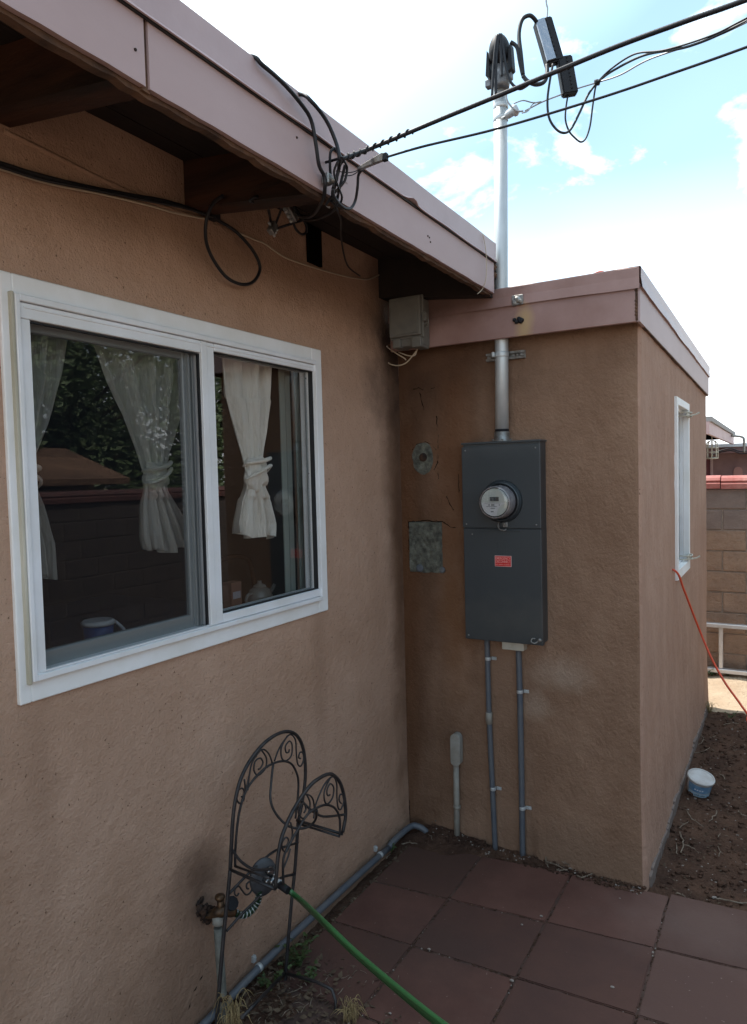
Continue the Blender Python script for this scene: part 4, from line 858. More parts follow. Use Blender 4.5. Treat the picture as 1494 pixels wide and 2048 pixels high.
# hook and hardware on fascia
hb_ = PA(660, 325, .606)
t_ = thing('eave_hook', hb_, 'metal drop-wire hook with small ground clamp screwed to the pink fascia', 'wire hook')
a = PA(651, 325, .606); mb = MB(); mb.tube([a, PA(651, 325, .66) * 0 + a + V((.05, 0, 0)), hk + V((0, 0, -.004))], .004, 8, 0)
mb.tube([PA(661, 350, .62), PA(660, 330, .625), PA(661, 305, .63), PA(669, 297, .635), PA(676, 306, .65), PA(684, 316, .68)], .0042, 8, 5); build(mb, 'hook_rod', M['blackmatte'], t_)
mb = MB(); a = PA(655, 340, .622); b = PA(660, 372, .622); mb.box((.606, a.y - .012, b.z), (.632, a.y + .014, a.z - .01), .004); mb.lathe(V((.64, a.y + .002, (a.z + b.z) / 2 - .012)), (1, 0, 0), [(.010, -.01), (.009, .006), (.004, .008)], 6); build(mb, 'ground_clamp', M['galvdull'], t_)
mb = MB(); a = PA(655, 418, .56); mb.tube([PA(664, 398, .58), PA(660, 406, .57), PA(655, 414, .56)], .0075, 10, 0); mb.tube([PA(672, 385, .6), PA(668, 392, .59), PA(664, 398, .58)], .0045, 8, 0); build(mb, 'coax_connector', M['galv'], t_)
# cables rising over the eave and dropping
EP = lambda px, py, x=.63: PA(px, py, x)
cable('roof_cable', [EP(498, 117, .60) + V((-.34, -.14, .035)), EP(498, 117, .60) + V((-.12, -.05, .018)), EP(499, 117, .60) + V((0, 0, .006)), EP(525, 130, .625), EP(565, 165, .63), EP(600, 205, .635), EP(622, 240, .635), EP(632, 290, .635), EP(638, 330, .63), EP(648, 352, .625), EP(650, 375, .62), EP(645, 400, .58), EP(625, 430, .45), EP(600, 432, .36), EP(588, 412, .34)], .0058, M['black'], 'black cable coming over the roof edge, left one of the pair, into the eave')
cable('roof_cable', [EP(594, 187, .60) + V((-.30, -.14, .035)), EP(594, 187, .60) + V((-.10, -.05, .016)), EP(598, 188, .612), EP(622, 202, .65), EP(652, 240, .66), EP(672, 285, .67), EP(679, 318, .68), EP(676, 345, .65), EP(668, 370, .64), EP(666, 392, .62), EP(678, 410, .60), EP(688, 415, .60)], .0056, M['black'], 'black cable from the roof edge, right one of the pair, to the hook')
cable('drop_cable', [EP(686, 322, .68), EP(677, 338, .66), EP(674, 360, .65), EP(667, 385, .63), EP(664, 400, .60), EP(674, 420, .58), EP(682, 440, .5), EP(682, 470, .35), EP(688, 510, .2), EP(698, 535, .1), EP(720, 552, .03)], .0036, M['black'], 'thin black cable dropping from the hook down behind the eave to the wall')
cable('drop_cable', [wedge0 + V((.004, 0, -.002)), EP(717, 350, .66), EP(715, 375, .65), EP(711, 400, .635), EP(703, 415, .63), EP(692, 417, .63), EP(679, 408, .632), EP(668, 392, .635), EP(666, 378, .64)], .0046, M['black'], 'black cable hanging in a short curl under the wedge clamp')
cable('thin_wire', [EP(965, 468, .617), EP(970, 490, .617), EP(973, 520, .617), EP(972, 555, .615), EP(966, 576, .60), EP(955, 588, .59)], .0018, M['beige'], 'thin pale wire curling down the end of the pink fascia', 'wire')

# wall cables
WA = lambda px, py, x=.02: PA(px, py, x)
cable('wall_cable', [WA(-120, 292), WA(0, 326), WA(60, 345), WA(150, 368), WA(250, 388), WA(330, 402), WA(400, 424, .03), WA(430, 438, .03), WA(470, 462, .035), WA(505, 500, .04), WA(520, 535, .04), WA(508, 562, .04), WA(485, 569, .04), WA(455, 556, .045), WA(430, 525, .05), WA(414, 490, .06), WA(411, 455, .08), WA(417, 425, .10), WA(428, 405, .14), WA(445, 392, .2)], .0062, M['black'], 'thick black cable along the wall ending in one big hanging loop')
cable('wall_cable', [WA(-120, 300, .03), WA(0, 333, .03), WA(80, 358, .03), WA(180, 378, .03), WA(290, 400, .03), WA(370, 416, .04), WA(420, 432, .05), WA(436, 434, .05)], .0048, M['black'], 'second black cable running just under the looped one')
cable('wall_cable', [WA(-100, 308, .01), WA(0, 338, .01), WA(100, 368, .01), WA(200, 388, .01), WA(300, 412, .01), WA(345, 425, .01), WA(400, 436, .01), WA(430, 440, .01), WA(470, 462, .01), WA(510, 480, .008), WA(530, 488, .008), WA(570, 515, .008), WA(620, 533, .008), WA(660, 545, .008), WA(700, 555, .008), WA(730, 559, .008), WA(745, 556, .006), WA(760, 549, .006)], .0034, M['beige'], 'thin beige phone wire stapled below the black cables')
mb = MB(); q = WA(430, 434, .045); mb.box(q - V((.02, .015, .012)), q + V((.015, .015, .014)), .003); build(mb, 'cable_clip', M['blackmatte'], base=q, label='black cable clip where the big loop leaves the wall', cat='cable clip')
# splitters and coax jumble under the eave
def splitter(px, py, x, label, s=1, ang=0.5):
    q = WA(px, py, x); t_ = thing('cable_splitter', q, label, 'cable splitter', 'coax splitters under the eave')
    rm = Matrix.Rotation(ang, 3, 'X')
    mb = MB(); mb.box(q - V((.012, .026, .014)) * s, q + V((.012, .026, .014)) * s, .003, rot=rm); build(mb, 'splitter_body', M['galvdull'], t_)
    mb = MB()
    for dy in (-.016, 0, .016):
        c = rm @ (V((.0, dy, -.014)) * s); d = rm @ V((0, 0, -1)); mb.lathe(q + c, d, [(.005, 0), (.0055, .003), (.0055, .012), (.003, .013)], 8)
    mb.lathe(q + rm @ (V((0, 0, .014)) * s), rm @ V((0, 0, 1)), [(.005, 0), (.0055, .012), (.003, .014)], 8); build(mb, 'coax_port', M['galv'], t_); return t_
splitter(545, 456, .10, 'coax splitter hanging lowest under the eave, left', 1.0, 1.0)
splitter(582, 425, .20, 'coax splitter under the eave with several black leads, right', 1.25, -.7)
for i, (pts, r, lab) in enumerate([
    ([(500, 402, .3), (520, 408, .25), (535, 416, .2), (540, 435, .12), (543, 452, .1)], .005, 'short black coax lead dropping to the lower splitter'),
    ([(550, 452, .1), (558, 430, .14), (565, 412, .2), (570, 396, .28)], .005, 'black coax lead between the two splitters'),
    ([(550, 458, .1), (575, 450, .14), (600, 442, .2), (625, 432, .3)], .005, 'black coax lead running right from the lower splitter'),
    ([(585, 432, .2), (590, 455, .18), (602, 468, .16), (612, 465, .16), (612, 450, .18), (600, 430, .2), (590, 415, .22)], .005, 'small black coax loop hanging beside the right splitter'),
    ([(545, 386, .35), (565, 384, .35), (585, 388, .35)], .005, 'stub of black coax pinned under the eave boards'),
    ([(500, 400, .3), (515, 394, .32), (540, 400, .3), (560, 408, .24), (548, 414, .22)], .0045, 'black coax curl just above the splitters')]):
    cable('coax_lead', [WA(a, b, c) for a, b, c in pts], r, M['black'], lab, 'cable', 'coax leads under the eave')

for pts, r, lab in (
    ([(686, 318, .69), (694, 335, .67), (690, 360, .66), (676, 378, .64), (664, 392, .62), (652, 410, .58)], .0040, 'black wire twisting down from the hook toward the coax connector'),
    ([(676, 322, .68), (668, 345, .66), (676, 372, .65), (684, 395, .62), (676, 412, .60), (662, 402, .60)], .0034, 'thin black wire making a small S below the hook'),
    ([(690, 330, .66), (684, 356, .645), (676, 390, .63), (668, 420, .57), (640, 436, .45), (610, 440, .3), (596, 428, .22)], .0045, 'black lead running from the hook bundle back to the splitters')):
    cable('drop_cable', [EP(a, b, c) for a, b, c in pts], r, M['black'], lab, 'cable')
# ================================================================== GREY UTILITY BOX
bx0, bx1 = PB(777, 600, .225), PB(839, 590, .225); bz1 = PB(800, 595, .225).z; bz0 = PB(800, 692, .225).z
ubx = thing('utility_box', (bx0.x, -.06, bz0), 'grey plastic telephone box mounted in the corner under the eave', 'utility box')
xa, xb = bx0.x, bx1.x
mb = MB(); mb.box((xa + .006, -.196, bz0), (xb + .0, -.118, bz1 - .01), .006, 2); build(mb, 'box_body', M['boxgrey'], ubx)
mb = MB(); mb.box((xa, -.226, bz0 + .045), (xb, -.199, bz1), .006, 2); mb.box((xa + .012, -.229, bz0 + .055), (xb - .012, -.224, bz1 - .012), .004); build(mb, 'box_cover', M['boxgrey'], ubx)
mb = MB(); mb.box((xa - .004, -.206, bz0 + .035), (xb + .008, -.195, bz1 + .004), .003); build(mb, 'cover_rim', M['boxgrey'], ubx)
mb = MB(); mb.box((xa + .012, -.216, bz0 - .006), (xa + .055, -.118, bz0 + .040), .003); mb.box((xb - .055, -.216, bz0 - .012), (xb - .004, -.118, bz0 + .040), .003); build(mb, 'cable_entry', M['boxgrey'], ubx)
mb = MB(); mb.box((xb + .002, -.211, bz0 + .11), (xb + .022, -.181, bz0 + .155), .003); mb.tube([(xb + .018, -.196, bz0 + .13), (xb + .03, -.196, bz0 + .115), (xb + .028, -.196, bz0 + .09), (xb + .014, -.196, bz0 + .088)], .004, 7, 4); build(mb, 'latch', M['boxgrey'], ubx)
mb = MB(); mb.box((xa + .06, -.16, bz1 - .006), (xa + .085, -.118, bz1 + .014), .004); build(mb, 'mounting_tab', M['boxgrey'], ubx)
QB = lambda px, py, y=.12: PB(px, py, y)
cable('box_wire', [QB(773, 625, .06), QB(768, 660, .10), QB(772, 690, .12), QB(790, 705, .14), QB(808, 716, .14), QB(812, 720, .14)], .003, M['beige'], 'beige wire bundle curving out below the utility box, inner loop', 'wire')
cable('box_wire', [QB(770, 620, .04), QB(758, 650, .06), QB(757, 690, .08), QB(770, 720, .10), QB(790, 731, .12), QB(810, 727, .13), QB(825, 712, .14), QB(836, 697, .13)], .0034, M['beige'], 'longest beige wire hanging below the utility box, outer loop', 'wire')
cable('box_wire', [QB(797, 704, .12), QB(815, 711, .13), QB(829, 711, .13), QB(834, 700, .12)], .003, M['beige'], 'short beige wire looping tight under the utility box', 'wire')

# ================================================================== CONDUITS
def strapclip(parent, p, nrm, r, side):
    mb = MB(); mb.lathe(p + V((0, 0, -.008)), (0, 0, 1), [(r + .0015, 0), (r + .002, .002), (r + .002, .014), (r + .0015, .016)], 18)
    mb.box(p + V((r, .012, -.008)), p + V((r + .026, .018, .008)), .001); mb.lathe(p + V((r + .016, .012, 0)), (0, -1, 0), [(.006, 0), (.005, .006)], 8); build(mb, 'conduit_strap', M['galv'], parent)
r1 = .0135
def conduit(pts, label, straps, couplers=(), box=None, y=.022, rad=r1, name='conduit', material='pvc', foot=-.03):
    P_ = [PB(a, b, y) for a, b in pts]; t_ = thing(name, V((P_[-1].x, -y, 0)), label, 'conduit', 'grey conduits under the meter panel')
    mb = MB(); mb.tube([P_[0] + V((0, 0, .02))] + P_ + [P_[-1] + V((.002, 0, foot))], rad, 16, 0); build(mb, 'conduit_pipe', M[material], t_)
    for a, b in straps: strapclip(t_, PB(a, b, y), 0, rad, 1)
    for a, b in couplers: mb = MB(); mb.lathe(PB(a, b, y) + V((0, 0, -.03)), (0, 0, 1), [(rad + .001, 0), (rad + .004, .001), (rad + .004, .058), (rad + .001, .06)], 16); build(mb, 'coupling', M['pvclight'], t_)
    return t_
conduit([(974, 1284), (978, 1430), (984, 1560), (990, 1690)], 'left thin grey conduit below the panel, with a pale coupling', [(976, 1317), (986, 1577)], [(978, 1436)])
c2_ = conduit([(1037, 1300), (1040, 1400), (1043, 1550), (1045, 1702)], 'right grey conduit below the panel, starting in an off-white box', [(1040, 1383), (1045, 1616)], (), rad=.0145)
a, b = PB(1004, 1285.5, .06), PB(1048, 1302, .06)
mb = MB(); mb.box((a.x, -.062, b.z - .002), (b.x, -.006, Z0 + .001), .003); mb.lathe(V(((a.x + b.x) / 2 - .012, -.0625, (a.z + b.z) / 2)), (0, -1, 0), [(.0045, 0), (.003, .002)], 10); build(mb, 'adapter_box', M['offwhite'], c2_)
# short stub with an oval conduit body
P_ = [PB(912, 1520, .03), PB(914, 1672, .03)]
t_ = thing('conduit_stub', V((P_[1].x, -.03, 0)), 'short pale conduit stub topped by an oval cover, left of the panel conduits', 'conduit')
mb = MB(); mb.tube([P_[0], P_[1] + V((0, 0, -.06))], .0155, 16, 0); build(mb, 'conduit_pipe', M['pvclight'], t_)
mb = MB(); mb.lathe(PB(914, 1614, .03), (0, 0, 1), [(.016, -.008), (.019, -.007), (.019, .007), (.016, .008)], 16); build(mb, 'coupling', M['pvclight'], t_)
ct, cb = PB(912, 1472, .05), PB(912, 1526, .05)
def stadium(c, hw_, hh, y0, y1, mb):
    pts = [V((c.x + hw_ * math.cos(a), y0, c.z + (hh - hw_) + hw_ * math.sin(a))) for a in [math.pi * k / 10 for k in range(11)]] + [V((c.x + hw_ * math.cos(a), y0, c.z - (hh - hw_) + hw_ * math.sin(a))) for a in [math.pi + math.pi * k / 10 for k in range(11)]]
    mb.prism(pts, (0, y1 - y0, 0), .002)
cc = PB(911, 1500, .05); hh = (PB(911, 1466, .05).z - PB(911, 1530, .05).z) / 2
mb = MB(); stadium(cc, .025, hh, -.012, -.052, mb); body = build(mb, 'oval_body', M['pvclight'], t_)
mb = MB(); stadium(cc, .027, hh + .001, -.0525, -.058, mb)
for s in (-1, 1): mb.lathe(V((cc.x, -.058, cc.z + s * (hh - .014))), (0, -1, 0), [(.003, 0), (.003, .0015)], 8)
build(mb, 'oval_cover', M['pvclight'], body)
# horizontal pipe along the wall foot
t_ = thing('wall_pipe', (.05, -1.0, .03), 'grey pipe clipped along the foot of the house wall', 'pipe')
pp = [PA(300, 2160, .035), PA(465, 1990, .035), PA(560, 1894, .035), PA(700, 1765, .035), PA(778, 1695, .035), PA(800, 1668, .045), PG(822, 1660, .05), V((.16, -.06, .035)), V((.18, -.05, -.02))]
mb = MB(); mb.tube(pp[:5], .0150, 16, 3, cap=True); mb.tube([pp[4], (pp[4] + pp[5]) / 2 + V((0, 0, .003)), V((.055, -.10, .058)), V((.085, -.07, .058)), V((.13, -.055, .032)), V((.145, -.05, -.03))], .0160, 14, 5); build(mb, 'pipe_run', M['pvc'], t_)
for a, b in ((518, 1935), (760, 1710)):
    p = PA(a, b, .035); mb = MB(); mb.lathe(p + V((0, -.008, 0)), (0, 1, 0), [(.0157, 0), (.0170, .002), (.0170, .014), (.0157, .016)], 18); mb.box(p + V((-.034, -.008, .014)), p + V((-.018, .008, .040)), .001); mb.lathe(p + V((-.022, 0, .033)), (1, 0, 0), [(.006, 0), (.005, .008)], 8); build(mb, 'pipe_strap', M['galv'], t_)

# ================================================================== FAUCET
t_ = thing('garden_faucet', PA(437, 1990, .06), 'corroded outdoor faucet on a pale standpipe against the wall', 'faucet')
mb = MB(); mb.tube([PA(448, 2045, .065), PA(445, 1990, .06), PA(440, 1920, .06), PA(436, 1855, .06)], .0155, 14, 0); build(mb, 'standpipe', M['oldpipe'], t_)
mb = MB(); q = PA(437, 1848, .06); mb.lathe(q, (0, 0, 1), [(.018, 0), (.022, .004), (.022, .028), (.017, .032), (.017, .05)], 12); build(mb, 'pipe_union', M['pvclight'], t_)
mb = MB(); q = PA(442, 1822, .07); mb.tube([PA(404, 1828, .0), PA(425, 1828, .04), q, PA(470, 1824, .10)], [.014, .016, .022, .016], 12, 4); mb.tube([q + V((0, 0, -.01)), q + V((0, 0, .045))], .013, 12, 0); mb.lathe(PA(440, 1800, .07), (0, 0, 1), [(.014, 0), (.018, .006), (.018, .016), (.006, .02)], 8); build(mb, 'valve_body', M['brass'], t_)
mb = MB(); q = PA(462, 1808, .09); mb.lathe(q, (.7, -.3, .6), [(.006, -.01), (.006, .004), (.024, .006), (.024, .014), (.01, .016)], 10, smooth=False); build(mb, 'handle', M['blackmatte'], t_)
random.seed(5)
mb = MB()
for k in range(60):
    q = PA(412 + random.gauss(0, 7), 1825 + random.gauss(0, 8), .0 + abs(random.gauss(0, .014))); s = random.uniform(.005, .013)
    mb.lathe(q, (1, random.uniform(-1, 1), random.uniform(-1, 1)), [(s, -.004), (s, .003), (s * .3, .006)], 6, smooth=False)
build(mb, 'corroded_lump', M['rusty'], t_)
mb = MB()
q = PA(447, 1994, .065); mb.lathe(q, (0, 0, 1), [(.02, -.006), (.022, 0), (.02, .008)], 10); build(mb, 'pipe_joint', M['rusty'], t_)
# ================================================================== HOSE STAND
X0s = .125
bl_ = PA(460, 1739, X0s)
# find the front plane distance so the front arch stands at the measured pixels
Xf = PB(551, 1777, -bl_.y).x
XF = PG(551, 1777, bl_.z).x
Xf = (Xf + XF) / 2
stand = thing('hose_stand', (X0s, -1.5, 0), 'black wrought-iron hose stand with scrolled double arch beside the wall', 'hose stand')
def CB(pts): return [PA(350 + a / 2.49, 1420 + b / 2.49, X0s) for a, b in pts]
def CF(pts): return [PA(350 + a / 2.49, 1420 + b / 2.49, Xf) for a, b in pts]
def CI(px, py, x): return PA(350 + px / 2.49, 1420 + py / 2.49, x)
RR = .0068
def piece(name, lst, parent=stand):
    mb = MB()
    for pts, r, s in lst: mb.tube(pts, r, 8, s)
    return build(mb, name, M['iron'], parent)
piece('leg', [(CB([(275, 795), (265, 900), (240, 1150), (215, 1450), (205, 1640)]), RR, 4)])
piece('leg', [(CB([(613, 560), (600, 760), (583, 930), (562, 1170), (545, 1430)]), RR, 4)])
piece('back_arch', [(CB([(275, 795), (280, 690), (287, 560), (300, 450), (325, 350), (360, 275), (400, 215), (450, 160), (505, 122), (560, 107), (605, 125), (635, 180), (648, 260), (648, 350), (635, 450), (613, 560)]), RR, 4)])
piece('back_inner_arch', [(CB([(300, 780), (300, 700), (312, 560), (335, 450), (370, 375), (420, 315), (470, 275), (530, 255), (575, 265), (600, 300), (614, 350), (612, 430), (600, 540)]), .0045, 4)])
piece('front_arch', [(CF([(500, 890), (512, 740), (530, 640), (560, 560), (600, 480), (650, 405), (700, 352), (770, 318), (815, 350), (840, 420), (850, 520), (835, 610)]), RR, 4)])
piece('front_inner_arch', [(CF([(540, 870), (540, 740), (575, 660), (615, 590), (660, 520), (710, 485), (755, 472), (795, 488), (818, 530), (822, 580), (820, 625)]), .0045, 4)])
piece('cross_bar', [([CB([(275, 795)])[0], CF([(500, 892)])[0]], .0055, 0), ([CB([(300, 778)])[0], CF([(470, 838)])[0]], .004, 0)])
piece('cross_bar', [([CB([(605, 548)])[0], CF([(835, 618)])[0]], .0055, 0), ([CB([(612, 565)])[0], CF([(820, 630)])[0]], .0045, 0)])
piece('saddle_rod', [([CB([(280, 690)])[0], CI(330, 755, X0s + (Xf - X0s) * .3), CI(400, 795, X0s + (Xf - X0s) * .6), CF([(500, 790)])[0]], .0048, 6)])
piece('saddle_rod', [([CB([(628, 450)])[0], CI(680, 500, X0s + (Xf - X0s) * .3), CI(740, 530, X0s + (Xf - X0s) * .6), CF([(845, 520)])[0]], .0048, 6)])
piece('saddle_hoop', [([CI(490, 262, X0s), CI(480, 350, X0s + .01), CI(476, 450, X0s + .03), CI(505, 520, X0s + .05), CI(560, 575, X0s + .08), CI(620, 590, X0s + .11), CI(670, 578, X0s + .14), CI(700, 545, Xf - .04), CI(706, 500, Xf)], .0048, 6)])
def scroll(pts, P): return (P(pts), .0032, 5)
bs = [[(362, 400), (370, 330), (385, 260), (430, 198), (465, 215), (485, 265), (488, 275)], [(430, 198), (455, 240), (450, 290), (415, 325), (393, 300), (400, 255), (425, 240), (438, 262), (425, 290), (415, 295)],
      [(340, 455), (350, 400), (345, 345)], [(495, 255), (515, 200), (545, 150), (575, 122), (600, 150), (604, 210), (610, 265), (625, 280), (640, 250), (637, 215), (622, 212), (616, 235), (625, 242)],
      [(560, 128), (530, 185), (532, 240), (555, 252), (580, 225), (583, 175), (570, 155), (550, 180), (553, 210), (565, 210), (570, 195)],
      [(345, 440), (325, 465), (308, 445), (312, 405), (335, 390), (345, 410), (338, 430), (330, 432)], [(350, 410), (362, 360), (368, 330)]]
piece('scroll_work', [scroll(p, CB) for p in bs])
fs = [[(690, 505), (712, 440), (745, 370), (785, 332), (805, 365), (806, 430), (812, 485), (825, 495), (840, 460), (838, 425), (822, 422), (818, 450), (828, 465)], [(775, 335), (745, 400), (745, 450), (760, 468), (785, 435), (790, 385), (772, 368), (757, 400), (760, 425), (772, 422)],
      [(600, 500), (625, 440), (655, 420), (685, 440), (695, 500), (690, 540)], [(655, 420), (672, 460), (665, 510), (640, 540), (618, 520), (618, 480), (640, 465), (652, 490), (642, 512)],
      [(575, 560), (585, 620), (560, 700), (540, 700), (532, 665), (550, 635), (565, 645), (560, 670), (548, 680)], [(575, 690), (560, 740), (535, 800)]]
piece('scroll_work', [scroll(p, CF) for p in fs])
XM = X0s + .01
piece('lower_brace', [([CI(270, 915, X0s), CI(340, 840, X0s + .02), CI(420, 765, X0s + .02), CI(500, 700, X0s + .02), CI(612, 660, X0s)], .0048, 5)])
piece('lower_brace', [([CI(255, 1103, X0s), CI(320, 1030, X0s + .02), CI(400, 950, X0s + .03), CI(510, 845, X0s + .03), CI(595, 818, X0s)], .0048, 5)])
piece('scroll_work', [([CI(a, b, XM) for a, b in [(318, 912), (308, 925), (297, 915), (300, 890), (318, 878), (335, 900), (355, 920), (378, 905), (385, 870), (372, 855), (357, 868), (358, 888), (367, 890)]], .0032, 5)])
piece('foot', [([CI(545, 1310, X0s), CI(440, 1420, X0s + .08), CI(335, 1530, X0s + .14)], .006, 0)])
gfoot = lambda px, py, z: PG(350 + px / 2.49, 1420 + py / 2.49, z)
piece('foot', [([CI(545, 1310, X0s), gfoot(700, 1352, .06), gfoot(782, 1392, .055), gfoot(800, 1450, .02), gfoot(802, 1530, -.02)], .006, 0)])
# mounting plate and coupler
pq = CI(440, 830, X0s + .03)
mb = MB(); t = bmesh.new(); nrm = V((.88, -.42, .1)).normalized()
mb.lathe(pq, nrm, [(.052, -.006), (.055, 0), (.052, .006), (.03, .012)], 28)
for v in mb.bm.verts: v.co.z = pq.z + (v.co.z - pq.z) * 1.25
plate = build(mb, 'tap_plate', mat('dull_dark_plate', (.075, .08, .09), .5, .3, vary=(.04, .04, .045), vscale=20), stand)
mb = MB()
for a, b, x, s in ((470, 800, .05, .016), (485, 850, .06, .018), (455, 850, .05, .012), (495, 815, .06, .013)):
    mb.lathe(CI(a, b, X0s + x), (1, -.4, .1), [(s, -.02), (s, .008), (s * .6, .016)], 12)
build(mb, 'tap_fitting', mat('worn_chrome', (.3, .3, .31), .25, .9, vary=(.08, .08, .08), vscale=30), plate)
# ribbed feed hose
pth = [PA(470, 1826, .10), PA(484, 1830, .11), PA(498, 1825, .12), PA(510, 1812, .13), PA(517, 1797, .14), PA(518, 1780, .15)]
t_ = thing('feed_hose', pth[0], 'short ribbed dark hose curving from the faucet to the stand plate', 'hose')
mb = MB(); mb.tube(pth, .0125, 12, 6); build(mb, 'feed_tube', M['hosedark'], t_)
cpp, _ = catmull([V(p) for p in pth], 12)
mb = MB(); helix(mb, cpp, .0135, .0155, .0018, 0, 9); build(mb, 'coil_guard', M['galv'], t_)
# green hose
hp_ = [CI(520, 870, X0s + .10), CI(545, 885, X0s + .13), PA(600, 1800, .33), PT(650, 1848, 2.12), PT(710, 1906, 1.95), PT(790, 1975, 1.75), PT(880, 2048, 1.55), PT(960, 2105, 1.42), PT(1080, 2200, 1.26), V((1.62, -2.75, .60)), V((1.95, -2.9, .10)), V((2.5, -2.6, .02))]
t_ = thing('garden_hose', hp_[0], 'green garden hose stretched from the stand down across the patio', 'hose')
mb = MB(); mb.tube(hp_[1:], [.0080, .0083, .0086, .0088, .0090, .0100, .0100, .0100, .0100, .0100, .0100], 16, 8); build(mb, 'hose_tube', M['hose'], t_)
hs, _ = catmull([V(p) for p in hp_[1:]], 8)
mb = MB(); mb.tube([p + V((.001, .001, -.0028)) + RX * -.0036 for p in hs], .0060, 8, 0); build(mb, 'hose_stripe', M['hosedark'], t_)
mb = MB(); mb.tube([p + V((0, 0, .0030)) + UX * .003 for p in hs], .0064, 8, 0); build(mb, 'pale_stripe', mat('pale_green_stripe', (.035, .14, .045), .4), t_)
mb = MB(); mb.tube([hp_[0], hp_[0].lerp(hp_[1], .5), hp_[1].lerp(hp_[2], .25)], .0135, 12, 0); build(mb, 'hose_coupler', M['blackmatte'], t_)
mb = MB(); dd = (hp_[0] - hp_[1]).normalized(); mb.lathe(hp_[0], dd, [(.015, -.004), (.017, 0), (.017, .014), (.012, .018)], 8, smooth=False); build(mb, 'hose_nut', M['galv'], t_)

# ================================================================== BACK WALL, LADDER, NEIGHBOUR
def block_wall(name, x0, x1, y, axis, label, h=1.75, base=(0, 0, 0), mats=('blockgrey', 'block', 'capred')):
    """a run of concrete blocks; axis 'x' runs along x facing -y, axis 'y' runs along y facing -x"""
    t_ = thing(name, base, label, 'block wall', None)
    bh, bw = .194, .40; rows = int(h / bh) + 1; mbA, mbB = MB(), MB(); random.seed(4)
    def P3(u, d, z): return V((u, y + d, z)) if axis == 'x' else V((y + d, u, z))
    ztop = 1.745
    for r_ in range(-1, 9):
        z1 = ztop - .194 * r_ - .005; z0 = z1 - .184
        if r_ == -1: continue
        off = (.2 if r_ % 2 else 0) + .12
        u = x0 - off
        while u < x1:
            a, b = max(u + .005, x0), min(u + bw - .005, x1)
            if b - a > .03:
                j = random.uniform(-.003, .003); m_ = mbB if r_ < 2 else mbA
                p, q = P3(a, 0 + j, z0), P3(b, .19, z1); m_.box(p, q, .006)
            u += bw
    build(mbB, 'smooth_blocks', M[mats[0]], t_); build(mbA, 'rough_blocks', M[mats[1]], t_)
    mb = MB(); mb.box(P3(x0, .012, -.1), P3(x1, .178, ztop)); build(mb, 'mortar_bed', M['mortarjoint'], t_)
    mb = MB(); u = x0; k = 0
    prof_ = [(-.03, 0), (-.03, .045), (-.012, .058), (-.02, .075), (.0, .10), (.05, .118), (.10, .122), (.15, .118), (.20, .10), (.22, .075), (.212, .058), (.23, .045), (.23, 0)]
    while u < x1 - .01:
        e = min(u + .585, x1); dz = random.uniform(-.003, .003); ring0 = [mb.bm.verts.new(P3(u + .004, d, ztop + z + dz)) for d, z in prof_]; ring1 = [mb.bm.verts.new(P3(e - .004, d, ztop + z + dz)) for d, z in prof_]
        n = len(prof_)
        for i in range(n): mb.bm.faces.new((ring0[i], ring0[(i + 1) % n], ring1[(i + 1) % n], ring1[i]))
        mb.bm.faces.new(ring0); mb.bm.faces.new(ring1); u = e
    build(mb, 'red_cap', M[mats[2]], t_); return t_
block_wall('block_wall', -4.0, 4.4, 4.0, 'x', 'back yard block wall behind the ladder, with a rounded red cap', base=(1.5, 4.1, 0))  # shade on upper courses, ground bounce on lower ones put into block colours
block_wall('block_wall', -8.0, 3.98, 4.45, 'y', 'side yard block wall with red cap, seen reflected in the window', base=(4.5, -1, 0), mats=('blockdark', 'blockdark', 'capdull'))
# ladder lying on its side against the wall
lad = thing('ladder', (1.4, 3.85, .02), 'aluminium ladder lying on its side at the foot of the back wall', 'ladder')
lt_, lb_ = PB(1494, 1256, -3.88), PB(1494, 1346, -3.88)
zt2, zb2 = lt_.z, lb_.z
mb = MB(); mb.box((-.6, 3.86, zt2 - .014), (3.4, 3.93, zt2 + .022), .004); build(mb, 'side_rail', M['ladder'], lad)
mb = MB(); mb.box((-.6, 3.86, zb2 - .022), (3.4, 3.93, zb2 + .016), .004); build(mb, 'side_rail', M['ladder'], lad)
rx_ = PB(1442, 1300, -3.9).x
for k in range(-6, 7):
    x = rx_ + .305 * k
    if -.5 < x < 3.3: mb = MB(); mb.box((x - .018, 3.875, zb2 + .016), (x + .018, 3.915, zt2 - .014), .006); build(mb, 'rung', M['ladder'], lad)
# neighbour's house beyond the wall
YN = 13.0
ng = thing('neighbour_house', (1.0, 12, 0), 'low mauve house with pink fascia beyond the back wall', 'house')
e0, e1 = PB(1468, 884, -YN), PB(1468, 905, -YN); xE = e0.x
x_wall = PB(1430, 940, -YN).x
YB = YN + .2
mb = MB(); a = PB(1470, 883, -YN).x
zt3, zb3 = PB(1468, 872, -YN).z, PB(1468, 889, -YN).z
fx0 = PB(1405, 845, -9.0)
mb = MB(); mb.prism([(xE - .04, 7.6, zb3), (xE - .04, YN - .0, zb3), (xE - .04, YN - .0, zt3), (xE - .04, 7.6, zt3)], (.04, 0, 0)); build(mb, 'fascia_board', M['neighfascia'], ng)
mb = MB(); mb.box((xE - 6, 7.6, zt3 + .003), (xE + .03, YN, zt3 + .07)); build(mb, 'roof', mat('grey_roll_roofing', (.28, .27, .27), .9), ng)
mb = MB(); mb.box((xE - 6, 7.62, zt3 - .06), (xE - .05, YN, zt3 - .02)); build(mb, 'soffit', M['hole'], ng)
mb = MB(); mb.box((xE - 6, 7.9, -.2), (xE - .75, YN + 5, zb3 + .05)); mb.box((xE - .75, YN + .6, -.2), (xE + 9, YN + 5, zb3 - .05)); build(mb, 'wall', M['neigh'], ng)
